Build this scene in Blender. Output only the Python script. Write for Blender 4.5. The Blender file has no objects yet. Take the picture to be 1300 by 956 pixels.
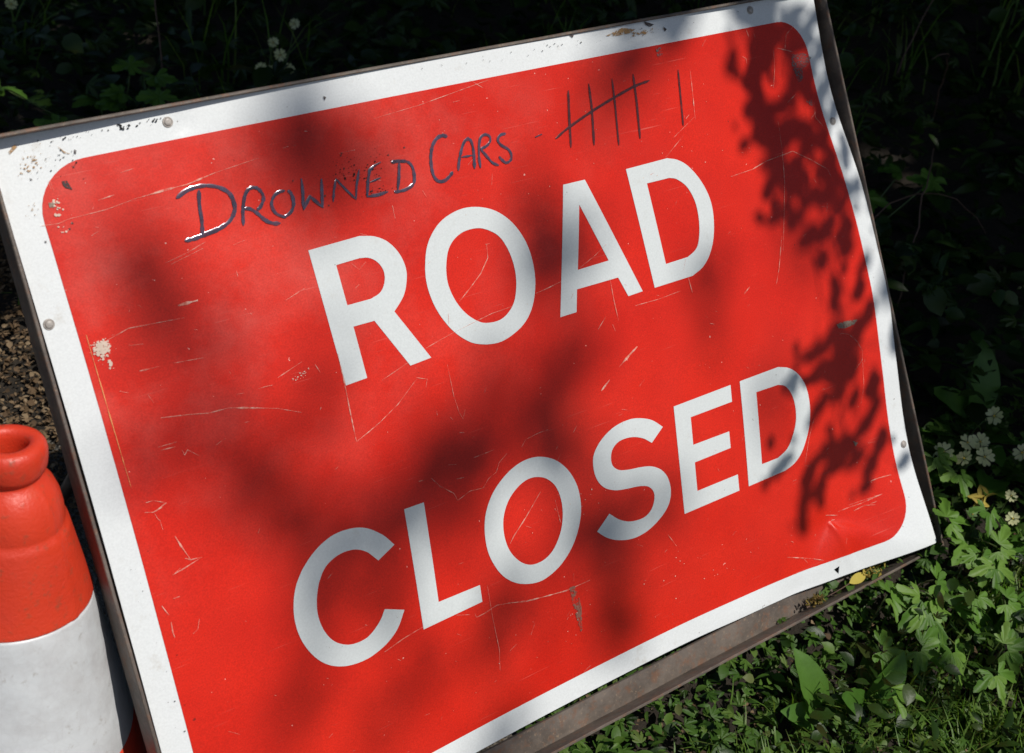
import bpy, bmesh, math, random
import numpy as np
from mathutils import Vector, Matrix
from mathutils.geometry import tessellate_polygon
R=math.radians
random.seed(7); rng=np.random.default_rng(11)
# measured pose of the sign (rows: sign axes -> world) and of the camera, metres
MS=[[0.9931, -0.104008, -0.05418], [0.0, 0.461995, -0.886882], [0.117274, 0.880762, 0.458807]];OS=[0.0, 0.0, 0.41347]
CAM=[-0.88762, -0.93746, 1.14383];CR=[[0.800448, -0.163491, 0.576674], [-0.577401, -0.468577, 0.668613], [0.160904, -0.868163, -0.469472]];FL=1667.723

SUN=np.array([.15,-.636,1.0]); SUN/=np.linalg.norm(SUN)
sc=bpy.context.scene; col=sc.collection
# ---------------------------------------------------------------- camera, sky, sun, exposure
cd=bpy.data.cameras.new('camera'); cam=bpy.data.objects.new('camera',cd); col.objects.link(cam)
cm=Matrix.Identity(4)
for i in range(3):
    cm[i][0]=CR[i][0]; cm[i][1]=-CR[i][1]; cm[i][2]=-CR[i][2]; cm[i][3]=CAM[i]
cam.matrix_world=cm
cd.sensor_width=36; cd.lens=FL/1300*36; cd.shift_y=-45/1300; cd.clip_start=.05; cd.clip_end=500
cd.dof.use_dof=True; cd.dof.focus_distance=1.47; cd.dof.aperture_fstop=8
sc.camera=cam
w=bpy.data.worlds.new('World'); sc.world=w; w.use_nodes=True
wn=w.node_tree.nodes; bg=wn['Background']; sky=wn.new('ShaderNodeTexSky'); sky.sky_type='NISHITA'; sky.sun_disc=False
el=math.asin(SUN[2]); az=math.atan2(SUN[0],SUN[1])
sky.sun_elevation=el; sky.sun_rotation=az
w.node_tree.links.new(sky.outputs[0],bg.inputs[0]); bg.inputs[1].default_value=.060
ld=bpy.data.lights.new('sun','SUN'); ld.energy=3.95; ld.angle=R(.53); ld.color=(1,.955,.88)
sun=bpy.data.objects.new('sun',ld); col.objects.link(sun)
sun.rotation_euler=Vector(SUN).to_track_quat('Z','Y').to_euler()
vs=sc.view_settings; vs.view_transform='Standard'; vs.look='None'; vs.gamma=1; vs.exposure=0; vs.use_curve_mapping=False
# ---------------------------------------------------------------- traced data (sign coordinates in 0.1 mm; world points in m)
SHARP=[[0.3621,0.1519,0.7524,22,40,10],[0.3712,0.1383,0.7283,14,30,20],[0.3409,0.1315,0.7148,20,34,-10],[0.3376,0.115,0.6852,16,34,30],[0.3548,0.1054,0.6691,22,30,20],[0.3078,0.1411,0.73,12,30,20],[0.3155,0.1327,0.7156,8,14,0],[0.4137,0.1569,0.7635,26,18,0],[0.4387,0.1488,0.7489,22,26,30],[0.4138,0.1447,0.7409,14,26,0],[0.4144,0.1264,0.7078,14,36,-10],[0.4336,0.1219,0.7,16,44,-15],[0.4496,0.1328,0.7196,14,30,-15],[0.3898,0.1115,0.6812,22,22,20],[0.3587,0.0935,0.6484,22,26,0],[0.3905,0.095,0.6528,26,24,40],[0.4234,0.0896,0.6449,22,30,-30],[0.45,0.0859,0.64,16,26,-20],[0.3125,0.091,0.6407,12,12,0],[0.3368,0.0978,0.6547,10,24,30],[0.4538,0.1049,0.6711,14,30,-20],[0.3559,0.0785,0.622,18,26,40],[0.3733,0.0688,0.6064,22,28,45],[0.3945,0.061,0.5946,20,28,45],[0.4162,0.05,0.5774,18,24,60],[0.4452,0.0496,0.5799,22,28,0],[0.4631,0.039,0.5637,18,24,0],[0.4578,0.0696,0.6143,18,30,-10],[0.3729,0.0483,0.5699,12,18,0],[0.3428,0.0617,0.591,12,22,0],[0.3494,0.0449,0.5612,16,18,0],[0.3811,0.0397,0.5553,16,22,30],[0.4021,0.0267,0.5344,20,26,0],[0.4337,0.027,0.5391,16,22,0],[0.4672,0.0229,0.5367,18,30,0],[0.4634,0.0583,0.5964,12,24,0],[0.4219,0.0096,0.5061,12,22,0],[0.4373,-0.0146,0.4632,12,34,0],[0.4391,-0.0082,0.4758,10,20,0],[0.4803,-0.0168,0.4667,14,22,0],[0.4945,-0.0316,0.439,16,26,0],[0.4673,0.0111,0.5161,16,22,0],[0.429,-0.0357,0.4186,26,28,0],[0.4472,-0.045,0.4025,26,28,0],[0.4677,-0.0388,0.419,20,26,0],[0.4016,-0.0423,0.4004,26,14,-20],[0.3764,-0.0407,0.3998,22,12,-10],[0.3961,-0.0532,0.3769,26,18,0],[0.4272,-0.0557,0.3767,24,28,0],[0.4529,-0.0584,0.3753,18,26,0],[0.4287,-0.0674,0.353,16,26,0],[0.3989,-0.0707,0.3411,12,24,30],[0.3819,-0.0763,0.3266,10,24,30],[0.4557,-0.0765,0.339,12,22,0],[0.4907,-0.0743,0.3497,16,26,0],[0.4935,-0.0867,0.3255,12,22,0],[0.4718,-0.0951,0.3045,18,20,0],[0.4307,-0.1013,0.2836,26,24,0],[0.4025,-0.0983,0.2839,24,20,0],[0.4498,-0.1114,0.2675,22,20,0],[0.4992,-0.1088,0.2837,14,24,0],[0.4145,-0.1086,0.265,24,18,0],[0.4761,-0.1207,0.2565,16,22,0],[0.3669,-0.1058,0.261,16,24,0],[0.3591,-0.116,0.2375,14,30,0],[0.3508,-0.1287,0.2085,12,34,-10],[0.4715,0.144,0.7411,14,30,0],[0.4767,0.1245,0.7053,14,30,0],[0.4804,0.1035,0.6699,14,26,0],[0.4888,0.0752,0.6257,12,26,0],[0.4988,0.0495,0.5855,12,20,0],[0.4341,0.1657,0.7806,22,14,0],[0.4652,0.1619,0.775,18,20,0],[0.5002,-0.0009,0.5,12,20,0],[0.5419,-0.0482,0.4105,12,24,0],[0.3827,0.1503,0.7503,16,26,0],[0.458,0.1151,0.6884,14,26,0],[0.3728,0.0861,0.6365,18,22,30],[0.3893,0.0699,0.6097,18,22,40],[0.4167,0.0806,0.6297,18,24,-20],[0.4441,0.0654,0.6063,18,24,-10],[0.3842,-0.1169,0.2411,16,22,0],[0.4655,-0.1312,0.2343,14,18,0],[0.3499,-0.0513,0.3737,14,20,30],[0.3225,-0.0933,0.2794,26,16,-20],[0.3124,-0.0959,0.2717,14,14,0],[0.5349,-0.1308,0.2539,14,18,0],[0.5399,-0.0572,0.3913,12,18,0],[0.538,0.0102,0.5243,10,28,0],[0.5255,0.0439,0.5794,10,20,0],[0.3602,0.1659,0.778,30,10,0],[0.4318,0.1676,0.7841,20,12,0],[0.4862,0.0481,0.5818,12,18,0]]
SOFT=[[0.0124,0.011,0.4553,40,5],[-0.0255,-0.0058,0.416,52,8],[-0.0817,-0.0158,0.3885,50,8],[-0.1268,-0.0286,0.3565,45,8],[-0.1733,-0.0334,0.3414,45,7],[-0.1419,-0.0452,0.3197,40,5],[-0.0007,-0.0345,0.3593,40,6],[-0.2279,-0.0384,0.3249,45,6],[-0.2815,-0.0465,0.3015,46,9],[-0.2644,-0.0654,0.2636,36,5],[-0.0064,0.0555,0.5405,30,6],[0.0369,0.0609,0.5563,30,4],[-0.0006,0.0833,0.5943,24,3],[-0.2565,0.1478,0.6811,52,8],[-0.2825,0.147,0.6751,40,5],[-0.2341,0.1362,0.6629,36,3],[-0.1881,0.1388,0.6752,30,2],[0.1351,0.1489,0.731,26,5],[0.1664,0.1573,0.7494,26,4],[0.1014,0.1455,0.7215,24,3],[0.2304,0.0027,0.4676,36,5],[0.0447,-0.0779,0.271,36,6],[0.0557,-0.105,0.212,40,7],[0.0684,-0.1269,0.1648,36,5],[-0.0381,-0.0907,0.2327,40,4],[-0.4534,0.0935,0.5461,50,5],[-0.3778,0.0275,0.4356,52,6],[-0.3449,0.014,0.4148,36,3],[-0.4421,0.0153,0.4025,50,4],[-0.4683,0.1152,0.5827,40,3],[0.3195,-0.0628,0.3449,26,3],[-0.2548,0.0489,0.495,34,2],[0.3668,0.0307,0.5371,30,2],[-0.1286,-0.1069,0.1871,40,4],[-0.3419,-0.1087,0.1654,60,4],[-0.1588,-0.1399,0.1124,60,4],[0.151,-0.0876,0.2635,26,2]]
LET={'R':[[(-2612,2167),(-2033,2181),(-2001,2174),(-1969,2167),(-1936,2160),(-1904,2152),(-1874,2141),(-1844,2127),(-1814,2111),(-1786,2093),(-1759,2073),(-1735,2051),(-1712,2025),(-1690,1997),(-1671,1967),(-1653,1936),(-1639,1906),(-1627,1875),(-1617,1843),(-1610,1811),(-1605,1780),(-1603,1750),(-1603,1722),(-1605,1695),(-1609,1670),(-1616,1644),(-1625,1617),(-1636,1588),(-1648,1558),(-1663,1527),(-1681,1498),(-1701,1469),(-1726,1442),(-1754,1416),(-1784,1390),(-1815,1365),(-1845,1340),(-1545,761),(-1804,747),(-2090,1306),(-2333,1309),(-2317,763),(-2564,754)],[[(-2358,1956),(-2091,1964),(-2070,1960),(-2048,1957),(-2027,1954),(-2006,1949),(-1987,1942),(-1968,1933),(-1950,1921),(-1932,1908),(-1917,1893),(-1903,1877),(-1890,1859),(-1879,1839),(-1870,1818),(-1863,1797),(-1858,1775),(-1857,1753),(-1859,1729),(-1863,1705),(-1870,1682),(-1878,1661),(-1889,1640),(-1902,1620),(-1917,1601),(-1934,1584),(-1953,1570),(-1975,1559),(-1999,1551),(-2024,1545),(-2050,1539),(-2075,1533),(-2344,1535)]]],'O':[[(-629,2179),(-675,2188),(-721,2193),(-766,2195),(-812,2193),(-858,2188),(-906,2179),(-955,2167),(-1004,2152),(-1052,2132),(-1096,2109),(-1137,2082),(-1178,2049),(-1215,2014),(-1250,1976),(-1280,1937),(-1305,1896),(-1327,1853),(-1345,1807),(-1360,1762),(-1373,1717),(-1385,1675),(-1393,1632),(-1400,1590),(-1403,1547),(-1404,1501),(-1402,1453),(-1396,1402),(-1388,1350),(-1377,1298),(-1362,1247),(-1344,1195),(-1322,1143),(-1297,1092),(-1270,1043),(-1242,997),(-1212,956),(-1180,917),(-1147,881),(-1112,848),(-1078,819),(-1044,794),(-1011,773),(-976,756),(-939,741),(-899,728),(-856,715),(-809,705),(-760,697),(-709,693),(-657,694),(-603,702),(-545,715),(-487,733),(-432,754),(-382,776),(-339,801),(-301,828),(-266,857),(-234,890),(-204,926),(-176,967),(-151,1011),(-128,1058),(-109,1106),(-93,1154),(-79,1202),(-69,1250),(-62,1300),(-58,1350),(-56,1400),(-57,1452),(-60,1504),(-66,1557),(-75,1610),(-88,1662),(-106,1714),(-127,1766),(-152,1818),(-180,1867),(-210,1912),(-242,1953),(-277,1991),(-314,2026),(-353,2058),(-394,2087),(-438,2112),(-484,2134),(-533,2152),(-581,2168)],[[(-686,1957),(-723,1960),(-762,1960),(-802,1958),(-842,1952),(-878,1942),(-913,1929),(-947,1912),(-979,1892),(-1009,1869),(-1035,1843),(-1058,1814),(-1078,1783),(-1095,1748),(-1109,1712),(-1122,1676),(-1134,1638),(-1143,1599),(-1150,1558),(-1155,1517),(-1156,1477),(-1154,1437),(-1148,1396),(-1139,1355),(-1128,1315),(-1116,1278),(-1101,1242),(-1085,1207),(-1067,1173),(-1047,1142),(-1026,1112),(-1003,1083),(-978,1056),(-952,1031),(-926,1008),(-901,989),(-877,973),(-855,960),(-832,950),(-808,942),(-779,935),(-747,930),(-710,925),(-672,924),(-634,925),(-598,932),(-563,943),(-528,959),(-495,979),(-464,1002),(-436,1026),(-413,1052),(-393,1080),(-375,1111),(-360,1144),(-347,1179),(-334,1216),(-323,1256),(-314,1297),(-308,1340),(-304,1382),(-304,1426),(-305,1470),(-310,1515),(-316,1558),(-325,1601),(-336,1642),(-349,1683),(-365,1722),(-382,1759),(-402,1792),(-424,1820),(-449,1845),(-476,1867),(-504,1886),(-532,1904),(-561,1919),(-590,1933),(-621,1944),(-653,1952)]]],'A':[[(551,2176),(861,2171),(1357,749),(1139,745),(1046,990),(450,999),(384,751),(156,752)],[[(712,1916),(961,1211),(514,1209)]]],'D':[[(1472,2170),(2111,2174),(2141,2165),(2170,2157),(2200,2149),(2230,2139),(2259,2126),(2289,2110),(2318,2093),(2347,2073),(2377,2050),(2406,2022),(2437,1988),(2469,1950),(2500,1908),(2529,1865),(2555,1820),(2578,1775),(2600,1727),(2618,1678),(2634,1629),(2645,1581),(2652,1534),(2656,1488),(2656,1442),(2653,1395),(2648,1349),(2640,1301),(2630,1251),(2617,1202),(2602,1155),(2586,1111),(2567,1069),(2546,1029),(2523,991),(2498,956),(2473,924),(2446,894),(2418,868),(2389,844),(2358,823),(2326,803),(2292,787),(2256,774),(2219,763),(2182,753),(2145,741),(1541,744)],[[(1734,1949),(2086,1944),(2108,1937),(2130,1931),(2152,1925),(2175,1916),(2199,1902),(2224,1884),(2252,1863),(2280,1838),(2306,1811),(2329,1781),(2348,1748),(2366,1712),(2382,1673),(2395,1634),(2405,1593),(2412,1552),(2415,1510),(2416,1466),(2415,1423),(2412,1381),(2407,1339),(2400,1297),(2390,1255),(2379,1216),(2367,1180),(2354,1147),(2341,1118),(2326,1091),(2308,1066),(2286,1045),(2260,1027),(2229,1012),(2196,1000),(2162,988),(2129,976),(1776,974)]]],'C':[[(-2433,-1016),(-2454,-985),(-2473,-955),(-2493,-925),(-2515,-895),(-2540,-866),(-2569,-838),(-2601,-809),(-2635,-781),(-2669,-755),(-2704,-734),(-2738,-717),(-2773,-704),(-2808,-693),(-2845,-685),(-2883,-679),(-2923,-675),(-2965,-672),(-3007,-673),(-3050,-676),(-3092,-683),(-3134,-694),(-3176,-708),(-3218,-725),(-3260,-745),(-3299,-767),(-3339,-791),(-3378,-819),(-3415,-849),(-3451,-879),(-3483,-910),(-3511,-942),(-3537,-974),(-3561,-1006),(-3582,-1041),(-3601,-1077),(-3619,-1115),(-3634,-1155),(-3647,-1197),(-3658,-1239),(-3667,-1281),(-3673,-1323),(-3677,-1365),(-3678,-1408),(-3677,-1450),(-3674,-1492),(-3668,-1533),(-3660,-1574),(-3650,-1614),(-3637,-1654),(-3623,-1692),(-3606,-1731),(-3586,-1769),(-3565,-1806),(-3542,-1841),(-3518,-1873),(-3492,-1901),(-3465,-1928),(-3437,-1951),(-3407,-1973),(-3376,-1992),(-3344,-2009),(-3309,-2024),(-3274,-2037),(-3237,-2048),(-3199,-2056),(-3158,-2062),(-3116,-2067),(-3072,-2069),(-3028,-2068),(-2985,-2065),(-2942,-2058),(-2898,-2048),(-2854,-2036),(-2812,-2022),(-2772,-2006),(-2735,-1988),(-2700,-1968),(-2667,-1947),(-2635,-1923),(-2606,-1897),(-2578,-1867),(-2553,-1835),(-2529,-1800),(-2506,-1765),(-2482,-1731),(-2700,-1635),(-2715,-1655),(-2729,-1674),(-2743,-1694),(-2758,-1713),(-2777,-1733),(-2800,-1753),(-2826,-1774),(-2854,-1794),(-2882,-1812),(-2909,-1827),(-2934,-1838),(-2958,-1847),(-2982,-1853),(-3007,-1856),(-3034,-1858),(-3063,-1858),(-3093,-1856),(-3124,-1852),(-3155,-1845),(-3184,-1836),(-3212,-1823),(-3240,-1807),(-3268,-1788),(-3293,-1768),(-3316,-1745),(-3336,-1721),(-3354,-1695),(-3369,-1667),(-3383,-1638),(-3395,-1607),(-3406,-1574),(-3414,-1539),(-3421,-1503),(-3425,-1467),(-3427,-1431),(-3427,-1397),(-3424,-1363),(-3419,-1329),(-3412,-1295),(-3404,-1261),(-3393,-1227),(-3381,-1192),(-3367,-1157),(-3351,-1123),(-3334,-1092),(-3315,-1063),(-3296,-1035),(-3275,-1008),(-3252,-984),(-3227,-963),(-3199,-945),(-3168,-929),(-3136,-916),(-3103,-905),(-3070,-897),(-3036,-892),(-3001,-890),(-2965,-890),(-2931,-894),(-2899,-900),(-2869,-908),(-2840,-920),(-2813,-934),(-2787,-951),(-2761,-971),(-2737,-994),(-2715,-1022),(-2694,-1051),(-2672,-1081),(-2650,-1111)],[]],'L':[[(-2236,-693),(-1996,-699),(-2071,-1806),(-1539,-1818),(-1550,-2011),(-2312,-2027)],[]],'O2':[[(-490,-685),(-534,-675),(-578,-669),(-623,-666),(-668,-666),(-713,-670),(-758,-677),(-804,-688),(-849,-702),(-894,-719),(-939,-739),(-983,-762),(-1028,-789),(-1072,-818),(-1113,-849),(-1151,-882),(-1184,-917),(-1215,-954),(-1243,-992),(-1268,-1032),(-1290,-1072),(-1309,-1114),(-1324,-1156),(-1336,-1199),(-1346,-1244),(-1354,-1289),(-1359,-1336),(-1362,-1384),(-1363,-1433),(-1360,-1482),(-1354,-1530),(-1343,-1579),(-1329,-1629),(-1311,-1679),(-1291,-1726),(-1270,-1769),(-1247,-1807),(-1223,-1842),(-1197,-1874),(-1168,-1903),(-1139,-1930),(-1107,-1955),(-1074,-1978),(-1038,-1998),(-1002,-2015),(-963,-2031),(-922,-2044),(-879,-2057),(-835,-2066),(-789,-2071),(-742,-2072),(-694,-2066),(-643,-2056),(-592,-2042),(-542,-2024),(-494,-2004),(-449,-1980),(-405,-1952),(-362,-1922),(-322,-1889),(-285,-1855),(-251,-1819),(-219,-1781),(-189,-1740),(-162,-1699),(-138,-1657),(-116,-1614),(-96,-1571),(-79,-1527),(-65,-1482),(-54,-1435),(-47,-1387),(-43,-1336),(-42,-1286),(-44,-1235),(-50,-1186),(-60,-1139),(-74,-1092),(-91,-1046),(-111,-1001),(-133,-960),(-158,-921),(-186,-883),(-216,-848),(-249,-816),(-284,-787),(-321,-761),(-362,-737),(-404,-716),(-447,-699)],[[(-567,-898),(-594,-891),(-622,-887),(-650,-885),(-678,-886),(-707,-889),(-737,-896),(-769,-905),(-800,-916),(-831,-930),(-861,-946),(-890,-963),(-919,-983),(-947,-1005),(-973,-1029),(-997,-1055),(-1020,-1084),(-1041,-1115),(-1060,-1148),(-1076,-1181),(-1090,-1216),(-1100,-1251),(-1108,-1288),(-1114,-1325),(-1117,-1363),(-1118,-1400),(-1117,-1436),(-1113,-1473),(-1108,-1510),(-1099,-1546),(-1089,-1581),(-1075,-1615),(-1059,-1648),(-1040,-1680),(-1019,-1710),(-997,-1738),(-974,-1763),(-949,-1786),(-922,-1807),(-893,-1824),(-863,-1838),(-832,-1848),(-798,-1854),(-763,-1856),(-728,-1856),(-694,-1852),(-661,-1846),(-629,-1836),(-597,-1823),(-565,-1807),(-535,-1787),(-505,-1763),(-476,-1734),(-449,-1703),(-423,-1670),(-400,-1637),(-380,-1604),(-363,-1571),(-348,-1536),(-335,-1501),(-324,-1465),(-315,-1428),(-308,-1390),(-303,-1351),(-300,-1312),(-300,-1274),(-302,-1236),(-307,-1197),(-314,-1158),(-324,-1122),(-337,-1088),(-353,-1058),(-372,-1030),(-393,-1004),(-415,-981),(-438,-961),(-462,-943),(-488,-928),(-514,-916),(-540,-906)]]],'S':[[(1289,-891),(1262,-865),(1235,-838),(1208,-812),(1180,-787),(1151,-766),(1120,-747),(1088,-730),(1054,-715),(1021,-702),(987,-690),(954,-680),(922,-671),(889,-664),(854,-659),(817,-657),(777,-656),(734,-657),(690,-661),(646,-667),(603,-676),(560,-688),(517,-704),(475,-722),(435,-743),(399,-764),(366,-786),(335,-811),(307,-837),(282,-864),(261,-890),(245,-916),(234,-943),(225,-970),(219,-998),(215,-1027),(213,-1057),(213,-1089),(215,-1122),(220,-1153),(227,-1183),(237,-1212),(249,-1240),(264,-1266),(282,-1291),(302,-1314),(326,-1335),(353,-1355),(383,-1372),(414,-1388),(446,-1402),(480,-1414),(516,-1423),(553,-1431),(590,-1438),(626,-1444),(659,-1450),(693,-1455),(725,-1459),(757,-1464),(787,-1470),(817,-1477),(846,-1485),(874,-1494),(899,-1504),(922,-1516),(941,-1530),(957,-1546),(971,-1563),(982,-1580),(990,-1598),(995,-1617),(997,-1636),(997,-1656),(993,-1676),(987,-1697),(977,-1719),(964,-1743),(949,-1768),(931,-1790),(911,-1809),(889,-1824),(865,-1838),(838,-1849),(810,-1857),(779,-1861),(744,-1863),(706,-1860),(666,-1856),(627,-1849),(591,-1840),(558,-1829),(527,-1815),(497,-1800),(469,-1783),(441,-1764),(414,-1743),(388,-1719),(363,-1694),(338,-1669),(313,-1645),(101,-1791),(124,-1816),(147,-1841),(170,-1865),(195,-1889),(222,-1911),(252,-1932),(284,-1952),(318,-1971),(354,-1988),(391,-2003),(429,-2017),(469,-2029),(511,-2039),(553,-2047),(595,-2052),(639,-2054),(683,-2053),(728,-2049),(773,-2043),(817,-2034),(861,-2022),(906,-2006),(950,-1989),(991,-1970),(1029,-1950),(1064,-1931),(1096,-1910),(1125,-1888),(1151,-1865),(1174,-1842),(1194,-1816),(1210,-1790),(1224,-1763),(1235,-1735),(1243,-1705),(1249,-1675),(1252,-1643),(1252,-1610),(1250,-1578),(1245,-1547),(1237,-1516),(1226,-1486),(1212,-1457),(1195,-1430),(1175,-1404),(1153,-1381),(1126,-1359),(1097,-1339),(1068,-1321),(1038,-1305),(1008,-1293),(977,-1283),(945,-1275),(912,-1267),(878,-1260),(842,-1253),(804,-1248),(765,-1242),(728,-1237),(694,-1230),(664,-1224),(635,-1217),(608,-1210),(584,-1202),(561,-1192),(541,-1179),(523,-1165),(507,-1150),(494,-1133),(484,-1116),(477,-1098),(474,-1078),(473,-1058),(474,-1038),(477,-1018),(483,-998),(490,-976),(499,-956),(512,-936),(527,-919),(545,-904),(566,-890),(590,-877),(616,-868),(644,-861),(676,-858),(711,-857),(747,-859),(784,-864),(818,-870),(851,-879),(883,-890),(914,-903),(943,-917),(971,-932),(998,-949),(1022,-968),(1045,-988),(1067,-1008),(1091,-1027)],[]],'E':[[(1499,-702),(2422,-704),(2402,-913),(1727,-906),(1697,-1247),(2282,-1260),(2264,-1469),(1676,-1465),(1645,-1821),(2312,-1831),(2299,-2040),(1394,-2031)],[]],'D2':[[(2577,-703),(3234,-707),(3271,-719),(3307,-730),(3344,-742),(3379,-755),(3412,-772),(3443,-791),(3472,-812),(3499,-836),(3525,-862),(3548,-890),(3571,-921),(3592,-954),(3611,-990),(3627,-1027),(3641,-1067),(3651,-1109),(3658,-1153),(3663,-1199),(3665,-1246),(3665,-1293),(3662,-1339),(3656,-1387),(3648,-1434),(3638,-1481),(3626,-1525),(3612,-1566),(3596,-1606),(3579,-1644),(3559,-1681),(3538,-1718),(3514,-1756),(3488,-1794),(3461,-1832),(3433,-1866),(3405,-1897),(3376,-1923),(3348,-1945),(3318,-1964),(3288,-1981),(3257,-1996),(3225,-2008),(3191,-2017),(3157,-2024),(3123,-2031),(3089,-2039),(2459,-2039)],[[(2813,-913),(3187,-927),(3211,-936),(3235,-944),(3259,-953),(3283,-964),(3304,-980),(3324,-1001),(3342,-1025),(3360,-1053),(3375,-1082),(3388,-1113),(3398,-1145),(3406,-1180),(3411,-1216),(3414,-1253),(3415,-1290),(3414,-1327),(3411,-1364),(3405,-1402),(3397,-1439),(3386,-1475),(3372,-1510),(3356,-1545),(3337,-1578),(3316,-1611),(3295,-1641),(3273,-1671),(3251,-1700),(3227,-1727),(3201,-1751),(3173,-1773),(3142,-1791),(3108,-1804),(3072,-1816),(3036,-1827),(3001,-1839),(2724,-1833)]]]}
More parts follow.
